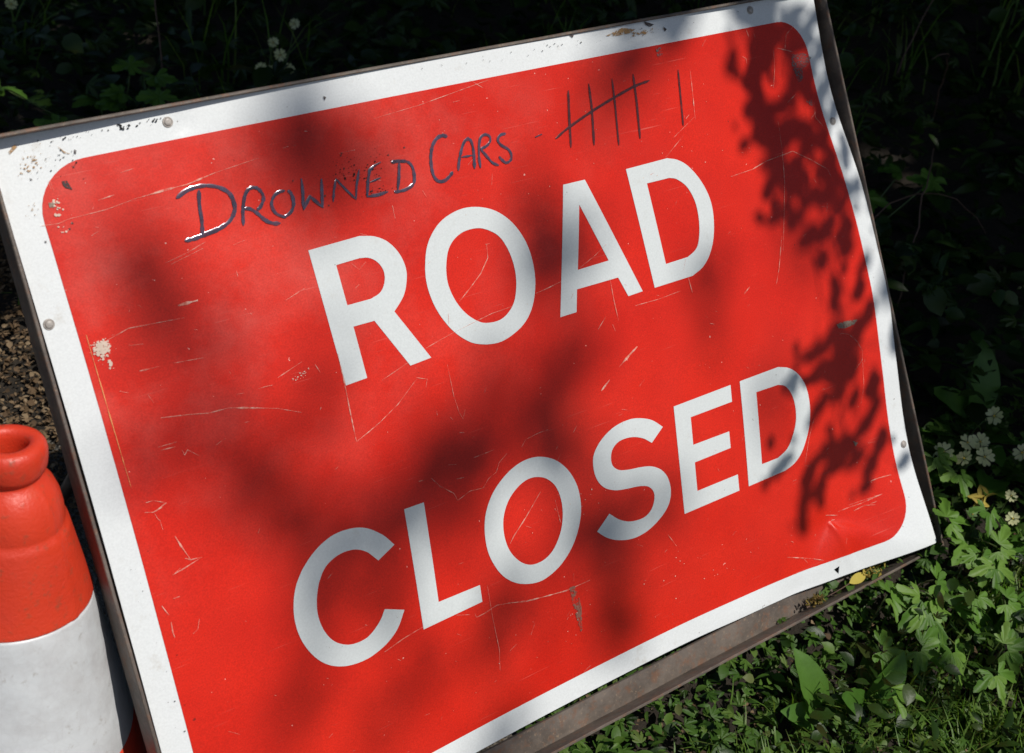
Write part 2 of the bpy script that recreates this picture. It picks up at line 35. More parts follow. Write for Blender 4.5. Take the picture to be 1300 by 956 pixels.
HW=[(4.2,[(-3546,2978),(-3554,2943),(-3563,2908),(-3572,2873),(-3579,2837),(-3583,2800),(-3586,2763),(-3590,2725),(-3594,2687),(-3602,2650),(-3610,2614),(-3620,2578),(-3629,2541)]),(4.8,[(-3781,2943),(-3755,2956),(-3729,2969),(-3703,2981),(-3675,2991),(-3645,2999),(-3614,3004),(-3583,3007),(-3552,3009),(-3523,3008),(-3494,3005),(-3465,3001),(-3437,2994),(-3409,2985),(-3380,2974),(-3353,2962),(-3329,2947),(-3307,2932),(-3288,2915),(-3271,2896),(-3257,2874),(-3249,2849),(-3243,2819),(-3241,2790),(-3241,2764),(-3243,2743),(-3248,2726),(-3255,2709),(-3266,2692),(-3279,2673),(-3295,2654),(-3314,2636),(-3336,2620),(-3361,2607),(-3389,2595),(-3419,2586),(-3449,2577),(-3479,2571),(-3510,2566),(-3542,2562),(-3574,2558),(-3608,2553),(-3643,2548),(-3677,2543),(-3708,2540),(-3736,2539),(-3760,2539),(-3783,2539),(-3807,2539)]),(4,[(-3206,2552),(-3199,2582),(-3193,2612),(-3186,2643),(-3179,2673),(-3169,2703),(-3159,2734),(-3148,2764),(-3137,2790),(-3125,2814),(-3112,2835),(-3099,2853),(-3085,2867),(-3071,2877),(-3057,2884),(-3042,2888),(-3028,2889),(-3013,2888),(-2998,2883),(-2984,2877),(-2971,2868),(-2961,2855),(-2952,2840),(-2945,2823),(-2940,2807),(-2938,2793),(-2938,2778),(-2940,2764),(-2945,2749),(-2954,2734),(-2967,2718),(-2980,2703),(-2992,2691),(-3003,2683),(-3014,2678),(-3024,2675),(-3034,2670)]),(4.2,[(-3158,2712),(-3143,2708),(-3129,2705),(-3115,2701),(-3100,2695),(-3086,2685),(-3071,2673),(-3057,2659),(-3042,2643),(-3027,2623),(-3012,2601),(-2996,2579),(-2980,2560),(-2963,2545),(-2946,2531),(-2928,2519),(-2909,2510),(-2890,2503),(-2870,2499),(-2850,2496),(-2829,2492)]),(3.8,[(-2708,2792),(-2724,2792),(-2740,2793),(-2756,2793),(-2772,2790),(-2787,2786),(-2802,2780),(-2816,2773),(-2829,2763),(-2842,2750),(-2854,2734),(-2864,2717),(-2871,2701),(-2875,2687),(-2876,2674),(-2875,2660),(-2873,2647),(-2869,2632),(-2863,2617),(-2856,2603),(-2846,2590),(-2833,2577),(-2816,2566),(-2799,2556),(-2785,2549),(-2776,2545),(-2769,2544),(-2763,2546),(-2753,2549),(-2737,2555),(-2719,2563),(-2700,2573),(-2684,2586),(-2671,2602),(-2660,2622),(-2651,2643),(-2645,2665),(-2643,2688),(-2644,2712),(-2647,2735),(-2652,2754),(-2657,2766),(-2664,2774),(-2672,2780),(-2679,2787)]),(4.3,[(-2508,2872),(-2528,2728),(-2562,2575),(-2462,2681),(-2357,2553),(-2328,2686),(-2297,2829)]),(3.2,[(-2230,2576),(-2196,2680),(-2142,2791),(-2068,2675),(-1977,2549),(-1936,2681),(-1864,2835)]),(3.8,[(-1606,2857),(-1687,2839),(-1753,2802),(-1802,2688),(-1845,2550),(-1726,2541),(-1602,2549)]),(3,[(-1778,2683),(-1645,2706)]),(4,[(-1396,2821),(-1441,2670),(-1491,2532)]),(4,[(-1490,2834),(-1469,2833),(-1449,2833),(-1428,2832),(-1407,2829),(-1382,2825),(-1355,2820),(-1330,2813),(-1309,2804),(-1293,2793),(-1280,2781),(-1271,2766),(-1264,2749),(-1259,2729),(-1258,2705),(-1259,2680),(-1261,2657),(-1265,2634),(-1270,2610),(-1278,2589),(-1291,2571),(-1308,2557),(-1330,2546),(-1354,2538),(-1380,2531),(-1408,2527),(-1439,2526),(-1468,2526),(-1492,2526),(-1508,2528),(-1518,2530),(-1526,2533),(-1535,2535)]),(4.2,[(-768,2964),(-780,2971),(-792,2978),(-805,2984),(-819,2988),(-835,2988),(-853,2987),(-871,2984),(-889,2977),(-908,2966),(-926,2953),(-944,2936),(-961,2918),(-975,2897),(-989,2873),(-1000,2847),(-1011,2821),(-1020,2795),(-1027,2767),(-1033,2738),(-1037,2711),(-1040,2683),(-1041,2655),(-1040,2628),(-1037,2604),(-1032,2584),(-1025,2566),(-1015,2551),(-1003,2539),(-987,2531),(-968,2525),(-948,2523),(-928,2524),(-908,2528),(-888,2537),(-869,2547),(-851,2557),(-837,2566),(-825,2576),(-813,2586),(-801,2596)]),(4,[(-733,2592),(-722,2621),(-711,2651),(-699,2680),(-686,2709),(-671,2739),(-654,2770),(-637,2799),(-621,2824),(-605,2846),(-589,2865),(-573,2880),(-557,2890),(-542,2895),(-526,2895),(-513,2890),(-502,2880),(-495,2863),(-492,2841),(-490,2816),(-491,2789),(-493,2762),(-498,2733),(-503,2703),(-509,2675),(-514,2648),(-519,2622),(-525,2596),(-530,2571)]),(3.2,[(-659,2724),(-521,2717)]),(3.4,[(-455,2566),(-453,2592),(-451,2619),(-449,2645),(-445,2672),(-439,2700),(-432,2730),(-424,2758),(-416,2785),(-407,2811),(-397,2836),(-387,2858),(-374,2876),(-359,2888),(-342,2897),(-324,2901),(-308,2903),(-293,2900),(-278,2893),(-265,2884),(-257,2873),(-253,2861),(-254,2845),(-258,2830),(-266,2816),(-278,2805),(-294,2795),(-312,2786),(-329,2778),(-348,2773),(-368,2770),(-386,2766),(-394,2756),(-390,2739),(-376,2718),(-360,2695),(-345,2672),(-333,2652),(-321,2630),(-308,2610),(-294,2593),(-278,2580),(-259,2569),(-240,2559),(-222,2549)]),(3.6,[(-43,2864),(-62,2865),(-81,2866),(-100,2866),(-116,2862),(-132,2854),(-147,2843),(-158,2830),(-164,2817),(-163,2801),(-156,2784),(-146,2767),(-133,2751),(-117,2737),(-98,2724),(-78,2712),(-63,2698),(-52,2682),(-44,2665),(-39,2649),(-37,2633),(-38,2617),(-42,2602),(-48,2588),(-58,2577),(-71,2568),(-89,2562),(-107,2559),(-123,2559),(-137,2566),(-150,2578),(-161,2592),(-172,2604),(-180,2614),(-186,2624),(-191,2634),(-197,2644)]),(4.5,[(321,2756),(418,2773)])]
TAL=[(3.8,[(895,3181),(849,2971),(765,2554)]),(3.8,[(1196,3208),(1167,2916),(1092,2520)]),(3.2,[(1538,3208),(1509,2927),(1442,2454)]),(3.8,[(1856,3213),(1833,2942),(1769,2471)]),(3.8,[(586,2690),(633,2711),(677,2731),(726,2752),(789,2776),(872,2805),(971,2838),(1074,2871),(1171,2901),(1262,2927),(1349,2951),(1435,2974),(1518,2995),(1600,3016),(1680,3036),(1757,3054),(1830,3070),(1897,3080),(1959,3087),(2019,3093),(2081,3100)]),(3.2,[(2546,3155),(2520,2971),(2453,2496)])]
SC=[(1.6,[(-5042,2962),(-4879,2950),(-4789,2969)]),(0.7,[(-4789,2969),(-4431,2981),(-4118,3026)]),(2.0,[(-4119,3022),(-3857,3042),(-3645,3049),(-3350,3101)]),(0.6,[(-3350,3101),(-2882,3153)]),(0.8,[(-4226,3280),(-4096,3294)]),(1.4,[(-2615,3196),(-2556,3204)]),(1,[(-4492,3077),(-4326,3096)]),(0.8,[(-4854,3343),(-4846,3244)]),(1.6,[(-4869,3334),(-4866,3255)]),(0.7,[(-1575,3301),(-1024,3343),(-119,3460)]),(0.8,[(-351,3498),(-208,3388)]),(1.5,[(-2041,3034),(-1860,3034)]),(0.8,[(-1590,2403),(-1594,2264)]),(0.7,[(2419,2383),(2091,2189)]),(2.6,[(-4030,1967),(-3937,1969),(-3831,1968)]),(0.9,[(-4747,1824),(-4531,1880),(-4178,1855),(-3998,1841)]),(1.5,[(-4540,1472),(-4439,1467),(-4349,1464)]),(0.8,[(-4208,1456),(-3922,1428)]),(1.3,[(-4462,995),(-4211,950),(-4008,904)]),(1.5,[(-4008,904),(-3806,894),(-3561,820),(-3326,743)]),(0.7,[(-3326,743),(-3094,631)]),(0.9,[(-2973,1748),(-2751,1814)]),(0.9,[(-3249,1035),(-2966,1118)]),(1.1,[(-4914,1920),(-4913,1718),(-4908,1463),(-4906,1221),(-4902,976),(-4897,717),(-4891,455)]),(1.2,[(-3388,2146),(-3388,2093)]),(1.6,[(-3361,1719),(-3343,1704)]),(0.8,[(-2836,1054),(-2802,956)]),(0.9,[(-4346,643),(-4335,587),(-4297,628),(-4200,538)]),(0.9,[(-4573,1725),(-4438,1706)]),(0.8,[(-4557,737),(-4375,732)]),(0.8,[(-4541,701),(-4399,692)]),(0.6,[(-4036,2381),(-3813,2426),(-3610,2487)]),(0.6,[(-3990,2357),(-3651,2432)]),(1.3,[(-2571,1090),(-2576,756),(-2588,477),(-2596,167)]),(1.0,[(-2596,167),(-2460,215),(-2303,275),(-2048,399),(-1771,592)]),(1.3,[(-590,1760),(-610,1617),(-740,1472),(-909,1352),(-1072,1247)]),(1,[(-603,1763),(-549,1757)]),(1.2,[(-109,1091),(60,1109),(253,1137)]),(1.6,[(-1585,873),(-1444,904)]),(0.8,[(-1444,904),(-1216,947),(-716,1021),(-431,1031)]),(0.8,[(-2164,692),(-1819,788)]),(0.7,[(538,1222),(792,1316),(969,1399)]),(1.2,[(926,1002),(922,751),(930,511)]),(0.7,[(838,488),(857,404)]),(0.8,[(1207,614),(1571,601),(1909,613)]),(2.4,[(872,16),(999,83),(1125,145)]),(1,[(817,-16),(872,16)]),(2.0,[(509,-215),(654,-123)]),(2.0,[(34,-564),(97,-504)]),(1.4,[(-1299,-430),(-1035,-425)]),(1.4,[(-1619,-406),(-1523,-432)]),(2.2,[(-2001,-461),(-1920,-470)]),(0.6,[(-1378,640),(-1382,286),(-1360,101),(-1330,17),(-1283,107)]),(1.2,[(-1623,196),(-1626,147)]),(0.7,[(-1768,606),(-1649,556),(-1685,479)]),(1,[(-679,-509),(-609,-444),(-422,-426),(-293,-429)]),(0.7,[(622,483),(768,601)]),(0.6,[(-2194,1938),(-2125,1852),(-2031,1913)]),(1,[(-2217,1680),(-2163,1708)]),(0.8,[(-1854,-474),(-1767,-600),(-1627,-724),(-1597,-816),(-1431,-767),(-1261,-788),(-1173,-711),(-1058,-672)]),(0.8,[(-1058,-672),(-1002,-583),(-879,-516)]),(2.0,[(-2002,-466),(-1921,-476)]),(1.8,[(-1560,-586),(-1467,-599)]),(1.2,[(-1895,-2030),(-1734,-2089)]),(1.5,[(-1673,-2098),(-1661,-2151),(-1554,-2146),(-1387,-2118),(-1215,-2158),(-1009,-2221),(-757,-2263),(-463,-2307),(-115,-2310)]),(1.2,[(-2809,-2076),(-2568,-2025),(-2312,-1993)]),(1.4,[(-1071,-1510),(-1001,-1441),(-803,-1291),(-552,-1078)]),(1.2,[(-381,-1233),(-376,-1379),(-367,-1511)]),(2.2,[(-409,-1326),(-392,-1364)]),(0.7,[(-1452,-1854),(-1459,-2042),(-1465,-2230),(-1462,-2616),(-1505,-2856)]),(0.7,[(-250,-815),(-198,-753)]),(1.2,[(-1333,-2687),(-1233,-2648)]),(1,[(1093,-2190),(1193,-2371)]),(1.4,[(-4796,271),(-4727,267),(-4616,208),(-4709,175)]),(1.2,[(-4833,186),(-4755,162),(-4666,180)]),(1.6,[(-4746,145),(-4732,88),(-4712,58)]),(1.8,[(-4618,-125),(-4588,-229),(-4531,-396)]),(1.3,[(-4580,-363),(-4531,-396),(-4417,-409),(-4603,-451),(-4733,-475)]),(1.6,[(-4643,-436),(-4709,-469)]),(1.5,[(-4904,-720),(-4879,-789),(-4861,-831)]),(1.8,[(-4859,-899),(-4868,-998),(-4864,-1059)]),(0.7,[(-4595,-976),(-4632,-1065),(-4689,-1092)]),(1.2,[(-4715,48),(-4712,-25)]),(2.0,[(-4783,-695),(-4720,-696)]),(0.9,[(4632,3400),(4457,3306),(4379,3115)]),(0.8,[(2733,3130),(2698,2847),(2655,2533)]),(0.9,[(4179,3143),(4133,2915),(4049,2693)]),(1.2,[(3044,1766),(3415,1782),(3664,1834),(4157,1868),(4453,1698),(4701,1527),(4741,1413)]),(0.8,[(4010,2277),(3978,1926),(3911,1530),(3767,1047),(3658,694)]),(1.2,[(3618,3152),(3678,3117),(3673,3051)]),(1.2,[(4243,2475),(4417,2549)]),(0.7,[(2643,2567),(2250,2382)]),(1,[(4245,3167),(4519,3078)]),(1.3,[(2515,2574),(2577,2611)]),(0.8,[(3881,3418),(3904,3332)]),(0.8,[(3776,3465),(3795,3364)]),(1.1,[(4736,2411),(4697,2209),(4806,2068)]),(1.1,[(4342,-560),(4525,-632),(4649,-763),(4720,-910),(4686,-1029),(4526,-1112)]),(0.8,[(4692,-1049),(4647,-1366),(4550,-1577)]),(0.8,[(3699,-1519),(3553,-1763),(3418,-2081),(3529,-2125)]),(0.9,[(3682,874),(3536,496),(3442,313)]),(2.0,[(2999,389),(2893,331)]),(1.2,[(2069,736),(2087,551)]),(1.4,[(2222,219),(2247,196)]),(1.2,[(4424,-2644),(4616,-2643),(4849,-2669)]),(1.5,[(3854,-2864),(4042,-2865),(4225,-2877),(4595,-2867)]),(1.1,[(4048,-2837),(4278,-2846),(4459,-2860),(4619,-2867)]),(1.2,[(4119,-2935),(4305,-2922),(4474,-2970)]),(1.2,[(2900,-3154),(3074,-3225),(3291,-3316),(3463,-3398)]),(2,[(3159,-3268),(3215,-3344)]),(0.9,[(3646,-2841),(3845,-2909)]),(1,[(4394,-2932),(4507,-2932)])]
PLATE=[(5085,3751),(5076,3772),(5056,3780),(4812,3781),(4571,3782),(4333,3782),(4094,3783),(3854,3784),(3612,3785),(3370,3785),(3127,3786),(2883,3787),(2638,3787),(2392,3788),(2145,3789),(1897,3789),(1648,3789),(1398,3790),(1148,3790),(897,3790),(645,3791),(392,3791),(139,3791),(-116,3791),(-371,3791),(-626,3791),(-882,3791),(-1139,3791),(-1397,3790),(-1655,3790),(-1913,3790),(-2172,3789),(-2431,3788),(-2690,3788),(-2948,3787),(-3207,3786),(-3466,3785),(-3724,3784),(-3981,3783),(-4239,3782),(-4496,3781),(-4753,3780),(-5009,3779),(-5263,3778),(-5284,3769),(-5292,3748),(-5290,3495),(-5287,3241),(-5283,2987),(-5279,2731),(-5276,2476),(-5273,2219),(-5270,1962),(-5267,1705),(-5265,1447),(-5262,1189),(-5261,931),(-5259,673),(-5258,414),(-5257,156),(-5256,-102),(-5256,-360),(-5256,-617),(-5256,-875),(-5256,-1131),(-5256,-1388),(-5257,-1645),(-5257,-1901),(-5258,-2157),(-5259,-2413),(-5260,-2668),(-5261,-2923),(-5262,-3177),(-5263,-3432),(-5263,-3687),(-5255,-3708),(-5234,-3716),(-4983,-3710),(-4733,-3703),(-4485,-3694),(-4237,-3686),(-3989,-3678),(-3742,-3671),(-3495,-3664),(-3248,-3658),(-3002,-3651),(-2755,-3645),(-2509,-3640),(-2263,-3635),(-2017,-3630),(-1770,-3626),(-1524,-3623),(-1277,-3620),(-1030,-3617),(-782,-3616),(-534,-3614),(-285,-3614),(-35,-3614),(214,-3614),(465,-3614),(716,-3616),(970,-3619),(1226,-3623),(1483,-3628),(1742,-3634),(2003,-3642),(2267,-3651),(2534,-3661),(2806,-3674),(3083,-3689),(3364,-3706),(3644,-3722),(3918,-3734),(4187,-3742),(4451,-3747),(4712,-3751),(4973,-3754),(5233,-3757),(5255,-3748),(5265,-3728),(5265,-3470),(5266,-3212),(5268,-2954),(5272,-2698),(5277,-2442),(5285,-2186),(5294,-1931),(5304,-1676),(5315,-1420),(5326,-1165),(5342,-910),(5359,-655),(5372,-398),(5377,-139),(5370,123),(5354,386),(5331,650),(5305,914),(5277,1177),(5246,1439),(5209,1701),(5169,1961),(5132,2220),(5104,2476),(5089,2732),(5083,2987),(5083,3241),(5085,3496)]
RED=[(4813,2983),(4806,3060),(4789,3135),(4760,3207),(4722,3273),(4674,3332),(4618,3383),(4556,3423),(4488,3453),(4417,3472),(4344,3478),(4107,3478),(3868,3479),(3626,3479),(3383,3480),(3139,3480),(2894,3481),(2648,3481),(2401,3481),(2153,3482),(1903,3482),(1653,3482),(1403,3482),(1151,3482),(900,3483),(647,3483),(394,3483),(140,3483),(-115,3483),(-370,3483),(-626,3483),(-883,3483),(-1140,3483),(-1398,3483),(-1657,3482),(-1916,3482),(-2175,3482),(-2434,3481),(-2694,3481),(-2953,3481),(-3211,3480),(-3470,3480),(-3729,3479),(-3986,3479),(-4244,3478),(-4502,3477),(-4581,3471),(-4658,3453),(-4731,3423),(-4797,3382),(-4857,3332),(-4907,3273),(-4947,3207),(-4976,3135),(-4993,3060),(-4998,2983),(-4994,2726),(-4991,2469),(-4987,2211),(-4984,1952),(-4981,1693),(-4979,1434),(-4976,1175),(-4975,915),(-4973,655),(-4972,396),(-4971,136),(-4970,-123),(-4970,-382),(-4970,-641),(-4971,-899),(-4971,-1157),(-4972,-1415),(-4973,-1673),(-4973,-1930),(-4975,-2186),(-4976,-2443),(-4977,-2699),(-4978,-2954),(-4973,-3031),(-4955,-3106),(-4926,-3176),(-4886,-3241),(-4836,-3298),(-4778,-3347),(-4713,-3385),(-4642,-3413),(-4568,-3428),(-4491,-3432),(-4243,-3424),(-3994,-3417),(-3746,-3410),(-3498,-3404),(-3251,-3398),(-3004,-3392),(-2756,-3386),(-2509,-3381),(-2262,-3377),(-2015,-3373),(-1768,-3369),(-1520,-3366),(-1273,-3363),(-1024,-3361),(-776,-3360),(-527,-3359),(-277,-3358),(-27,-3358),(223,-3358),(474,-3358),(726,-3360),(980,-3362),(1236,-3366),(1494,-3371),(1753,-3377),(2015,-3384),(2279,-3392),(2546,-3401),(2818,-3413),(3094,-3427),(3374,-3442),(3653,-3456),(3926,-3467),(4195,-3475),(4460,-3480),(4540,-3475),(4619,-3458),(4693,-3429),(4762,-3389),(4823,-3338),(4875,-3279),(4917,-3213),(4948,-3141),(4968,-3065),(4975,-2987),(4978,-2729),(4983,-2471),(4990,-2215),(4999,-1958),(5009,-1702),(5019,-1445),(5029,-1188),(5043,-932),(5059,-675),(5071,-417),(5076,-157),(5071,106),(5059,370),(5040,634),(5017,899),(4993,1163),(4966,1426),(4932,1689),(4896,1951),(4862,2211),(4835,2469),(4820,2726)]
GW=[[2.66,-1.89,-5.93,-8.73,-9.77,-9.02,-4.73,4.4,34.46],[3.98,1.21,-1.68,-2.93,-3.24,-2.96,-0.11,5.21,13.66],[4.85,4.29,3.83,3.25,3.24,4.27,6.04,8.33,10.92],[4.82,6.09,7.6,7.52,7.82,9.27,9.81,10.89,14.19],[2.76,5.29,7.61,8.66,9.33,9.89,9.4,8.59,7.84],[-1.31,2.56,5.49,8.0,8.74,7.75,6.82,3.82,-2.26],[-6.3,-0.41,4.33,7.26,7.84,6.6,4.12,0.53,-3.41]]
PT={'r1':(-0.367,0.3649),'r2':(-0.5202,0.2095),'r3':(0.3914,0.3682),'r4':(0.501,0.2102),'r5':(0.5194,-0.2354),'hole':(0.3676,-0.3618),'dent':(0.3694,-0.2955),'dr':(0.4592,-0.3443),'dl':(0.3359,-0.3375),'dm':(0.3884,-0.3497),'star':(-0.4819,0.1762)}
TAPE=[(-408,-2290),(-334,-2293),(-308,-2419),(-294,-2566),(-341,-2844),(-365,-2860),(-388,-2682),(-411,-2468)]
PATCH=[('g',[(4486,3049),(4711,3033),(4846,2963),(4773,2887),(4631,2840),(4618,2705),(4520,2686),(4489,2793),(4444,2902)]),('g',[(2266,3454),(2348,3448),(2355,3362),(2278,3342)]),('b',[(4328,-442),(4490,-442),(4715,-480),(4646,-527),(4471,-534),(4354,-503)]),('d',[(-4756,3310),(-4709,3306),(-4681,3216),(-4738,3245),(-4754,3273)]),('b',[(-4919,3150),(-4864,3133),(-4887,3094),(-4922,3106)]),('r',[(1576,3691),(1830,3747),(2022,3706),(1932,3672),(1729,3670)]),('r',[(-5133,3653),(-5074,3701),(-5015,3702),(-5072,3665),(-5128,3628)]),('r',[(-4716,3632),(-4663,3565),(-4612,3531),(-4667,3549)]),('d',[(-4573,3567),(-4556,3552),(-4568,3522),(-4585,3533)]),('d',[(2165,3779),(2316,3721),(2248,3699),(2193,3729)]),('d',[(1054,3774),(1129,3769),(1105,3737)]),('d',[(2452,3678),(2497,3640),(2456,3615)]),('d',[(-2068,3619),(-2038,3600),(-2066,3570)]),('g',[(4588,2435),(4692,2435),(4716,2345),(4647,2374)]),('b',[(4302,-2029),(4390,-2075),(4333,-2112)])]
FLOW=[[0.762,-0.114,0.263],[0.649,-0.12,0.233],[0.691,-0.127,0.242],[0.709,-0.135,0.244],[0.667,-0.143,0.231],[0.694,-0.157,0.236],[0.748,-0.18,0.244],[0.684,-0.219,0.212],[0.66,-0.244,0.198]]
FLOWT=[[0.273,1.212,0.383],[0.285,1.266,0.389],[0.222,1.187,0.369],[0.232,1.167,0.37],[0.2,1.147,0.362],[0.263,1.156,0.375],[0.33,1.276,0.398],[-0.09,1.63,0.36],[0.356,1.319,0.407]]
YEL=[0.663,-0.196,0.194]
HOG=[[0.628,-0.133,0.224],[0.636,-0.169,0.216],[0.574,-0.237,0.171],[0.575,-0.268,0.161],[0.582,-0.29,0.156],[0.463,-0.262,0.127],[0.47,-0.286,0.118],[0.514,-0.259,0.143],[0.631,-0.228,0.193],[0.448,-0.241,0.13],[0.389,-0.288,0.101],[0.534,-0.369,0.12],[0.624,-0.272,0.173],[0.592,-0.204,0.188],[0.531,-0.303,0.135],[0.576,-0.331,0.141],[0.437,-0.313,0.099],[0.457,-0.341,0.101],[0.476,-0.394,0.099],[0.358,-0.341,0.09]]
DOCK=[[0.292,-0.279,0.037],[0.808,-0.061,0.232],[0.266,-0.222,0.044],[0.351,-0.301,0.044],[0.573,-0.321,0.093]]
AX=[-0.051,1.828,0.308]
# ---------------------------------------------------------------- helpers
def tag(o,label=None,cat=None,group=None,kind=None):
    if label:o['label']=label
    if cat:o['category']=cat
    if group:o['group']=group
    if kind:o['kind']=kind
    return o
def empty(name,loc=(0,0,0)):
    o=bpy.data.objects.new(name,None); o.empty_display_size=.05; o.location=loc; col.objects.link(o); return o
def link(name,me,mat,parent=None):
    o=bpy.data.objects.new(name,me); col.objects.link(o)
    if mat: me.materials.append(mat)
    if parent: o.parent=parent
    return o
def mesh_np(name,V,Fc,mat,parent=None,tint=None,smooth=False,loc=None):
    """V (n,3); Fc list of arrays of faces (each (m,k))"""
    me=bpy.data.meshes.new(name)
    V=np.asarray(V,dtype=np.float32); me.vertices.add(len(V)); me.vertices.foreach_set('co',V.ravel())
    if not isinstance(Fc,list): Fc=[Fc]
    loops=np.concatenate([f.ravel() for f in Fc]).astype(np.int32)
    tot=np.concatenate([np.full(len(f),f.shape[1]) for f in Fc]).astype(np.int32)
    st=np.concatenate([[0],np.cumsum(tot)[:-1]]).astype(np.int32)
    me.loops.add(len(loops)); me.loops.foreach_set('vertex_index',loops)
    me.polygons.add(len(tot)); me.polygons.foreach_set('loop_start',st); me.polygons.foreach_set('loop_total',tot)
    if smooth: me.polygons.foreach_set('use_smooth',np.ones(len(tot),dtype=bool))
    me.update(calc_edges=True)
    if tint is not None:
        a=me.attributes.new('tint','FLOAT','FACE'); a.data.foreach_set('value',np.asarray(tint,dtype=np.float32))
    o=link(name,me,mat,parent)
    if loc is not None:o.location=loc
    return o
class NT:
    def __init__(s,name):
        s.m=bpy.data.materials.new(name); s.m.use_nodes=True; s.t=s.m.node_tree; s.b=s.t.nodes['Principled BSDF']; s.out=s.t.nodes['Material Output']
        s.tc=s.t.nodes.new('ShaderNodeTexCoord').outputs['Object']
    def n(s,ty,**k):
        x=s.t.nodes.new(ty)
        for a,b in k.items(): setattr(x,a,b)
        return x
    def l(s,a,b): s.t.links.new(a,b)
    def noise(s,scale,detail=4,rough=.55,vec=None,dist=0):
        x=s.n('ShaderNodeTexNoise'); x.inputs['Scale'].default_value=scale; x.inputs['Detail'].default_value=detail
        x.inputs['Roughness'].default_value=rough; x.inputs['Distortion'].default_value=dist; s.l(vec or s.tc,x.inputs['Vector']); return x.outputs['Fac']
    def ramp(s,f,stops):
        x=s.n('ShaderNodeValToRGB'); e=x.color_ramp.elements
        while len(e)<len(stops): e.new(.5)
        for i,(p,c) in enumerate(stops):
            e[i].position=p; e[i].color=(c,c,c,1) if not isinstance(c,tuple) else (*c,1)
        s.l(f,x.inputs[0]); return x.outputs[0]
    def mix(s,f,a,b,ty='MIX'):
        x=s.n('ShaderNodeMix',data_type='RGBA',blend_type=ty)
        for v,i in ((f,0),(a,6),(b,7)):
            if isinstance(v,(int,float)): x.inputs[i].default_value=v
            elif isinstance(v,tuple): x.inputs[i].default_value=(*v,1)
            else: s.l(v,x.inputs[i])
        return x.outputs[2]
    def math(s,op,a,b=0,c=0):
        x=s.n('ShaderNodeMath',operation=op)
        for i,v in enumerate((a,b,c)):
            if isinstance(v,(int,float)): x.inputs[i].default_value=v
            else: s.l(v,x.inputs[i])
        return x.outputs[0]
    def map(s,scale=(1,1,1),rot=(0,0,0),loc=(0,0,0)):
        x=s.n('ShaderNodeMapping'); x.inputs['Scale'].default_value=scale; x.inputs['Rotation'].default_value=rot; x.inputs['Location'].default_value=loc
        s.l(s.tc,x.inputs[0]); return x.outputs[0]
    def set(s,**k):
        for a,v in k.items():
            i=s.b.inputs[a.replace('_',' ')]
            if isinstance(v,(int,float)): i.default_value=v
            elif isinstance(v,tuple): i.default_value=(*v,1)
            else: s.l(v,i)
    def bump(s,h,dist,strength=1):
        x=s.n('ShaderNodeBump'); x.inputs['Distance'].default_value=dist; x.inputs['Strength'].default_value=strength
        s.l(h,x.inputs['Height']); s.l(x.outputs[0],s.b.inputs['Normal'])
# ---------------------------------------------------------------- materials
def m_red():
    t=NT('red_sheeting')
    base=t.ramp(t.noise(7,5),[(.3,(.52,.013,.0055)),(.7,(.66,.021,.008))])
    chalk=t.ramp(t.noise(9,7,.65),[(.46,0.),(.80,.36)])
    # chalky weathering is strongest towards the sign's upper left corner
    sep=t.n('ShaderNodeSeparateXYZ'); t.l(t.tc,sep.inputs[0])
    ul=t.math('MULTIPLY',t.math('SUBTRACT',.25,sep.outputs[0]),t.math('ADD',sep.outputs[1],.12)); ul=t.math('MINIMUM',t.math('MAXIMUM',t.math('MULTIPLY',ul,5.5),.04),1.)
    base=t.mix(t.math('MULTIPLY',chalk,ul),base,(.62,.20,.17))
    film=t.ramp(t.noise(2.3,3),[(.5,.0),(.8,.035)])
    base=t.mix(film,base,(.62,.25,.2))
    g=t.noise(620,2,.6); base=t.mix(.55,base,t.ramp(g,[(.25,.45),(.75,1.0)]),'MULTIPLY')
    base=t.mix(1.,base,(1.18,1.18,1.18),'MULTIPLY')
    for i,(ang,sx,sy,lo) in enumerate([(.36,9,420,.73),(-.5,12,460,.75),(1.25,10,420,.75),(.8,8,500,.75)]):
        v=t.map((sx,sy,1),(0,0,-ang),(i*3.7,i*5.1,0)); v2=t.noise(1,3,.6,v)
        f=t.ramp(v2,[(lo-.04,0.),(lo+.04,.30)]); base=t.mix(f,base,(.80,.33,.27))
    sp=t.ramp(t.noise(190,2,.5),[(.765,0.),(.79,.8)]); base=t.mix(sp,base,(.82,.45,.38))
    dk=t.ramp(t.noise(130,2,.5,t.map(loc=(3,1,0))),[(.775,0.),(.80,.7)]); base=t.mix(dk,base,(.10,.015,.012))
    t.set(Base_Color=base,Roughness=t.ramp(t.noise(26,6,.7),[(.3,.33),(.75,.42)]))
    t.b.inputs['Specular IOR Level'].default_value=.26
    t.bump(t.noise(16,3),.0010,.55)
    return t.m
def m_white(name,c,rough=.38,dirt=.5):
    t=NT(name)
    g=t.noise(500,2,.6)
    base=t.mix(1.,t.mix(t.noise(6,4),tuple(x*.95 for x in c),c),t.ramp(g,[(.3,.9),(.7,1.)]),'MULTIPLY')
    d=t.ramp(t.noise(34,7,.7),[(.60,0.),(.80,dirt)]); base=t.mix(d,base,(.42,.36,.28))
    k=t.ramp(t.noise(150,2,.5),[(.765,0.),(.80,.75)]); base=t.mix(k,base,(.13,.11,.09))
    t.set(Base_Color=base,Roughness=rough-.08); t.bump(t.noise(16,3),.0008,.5)
    return t.m
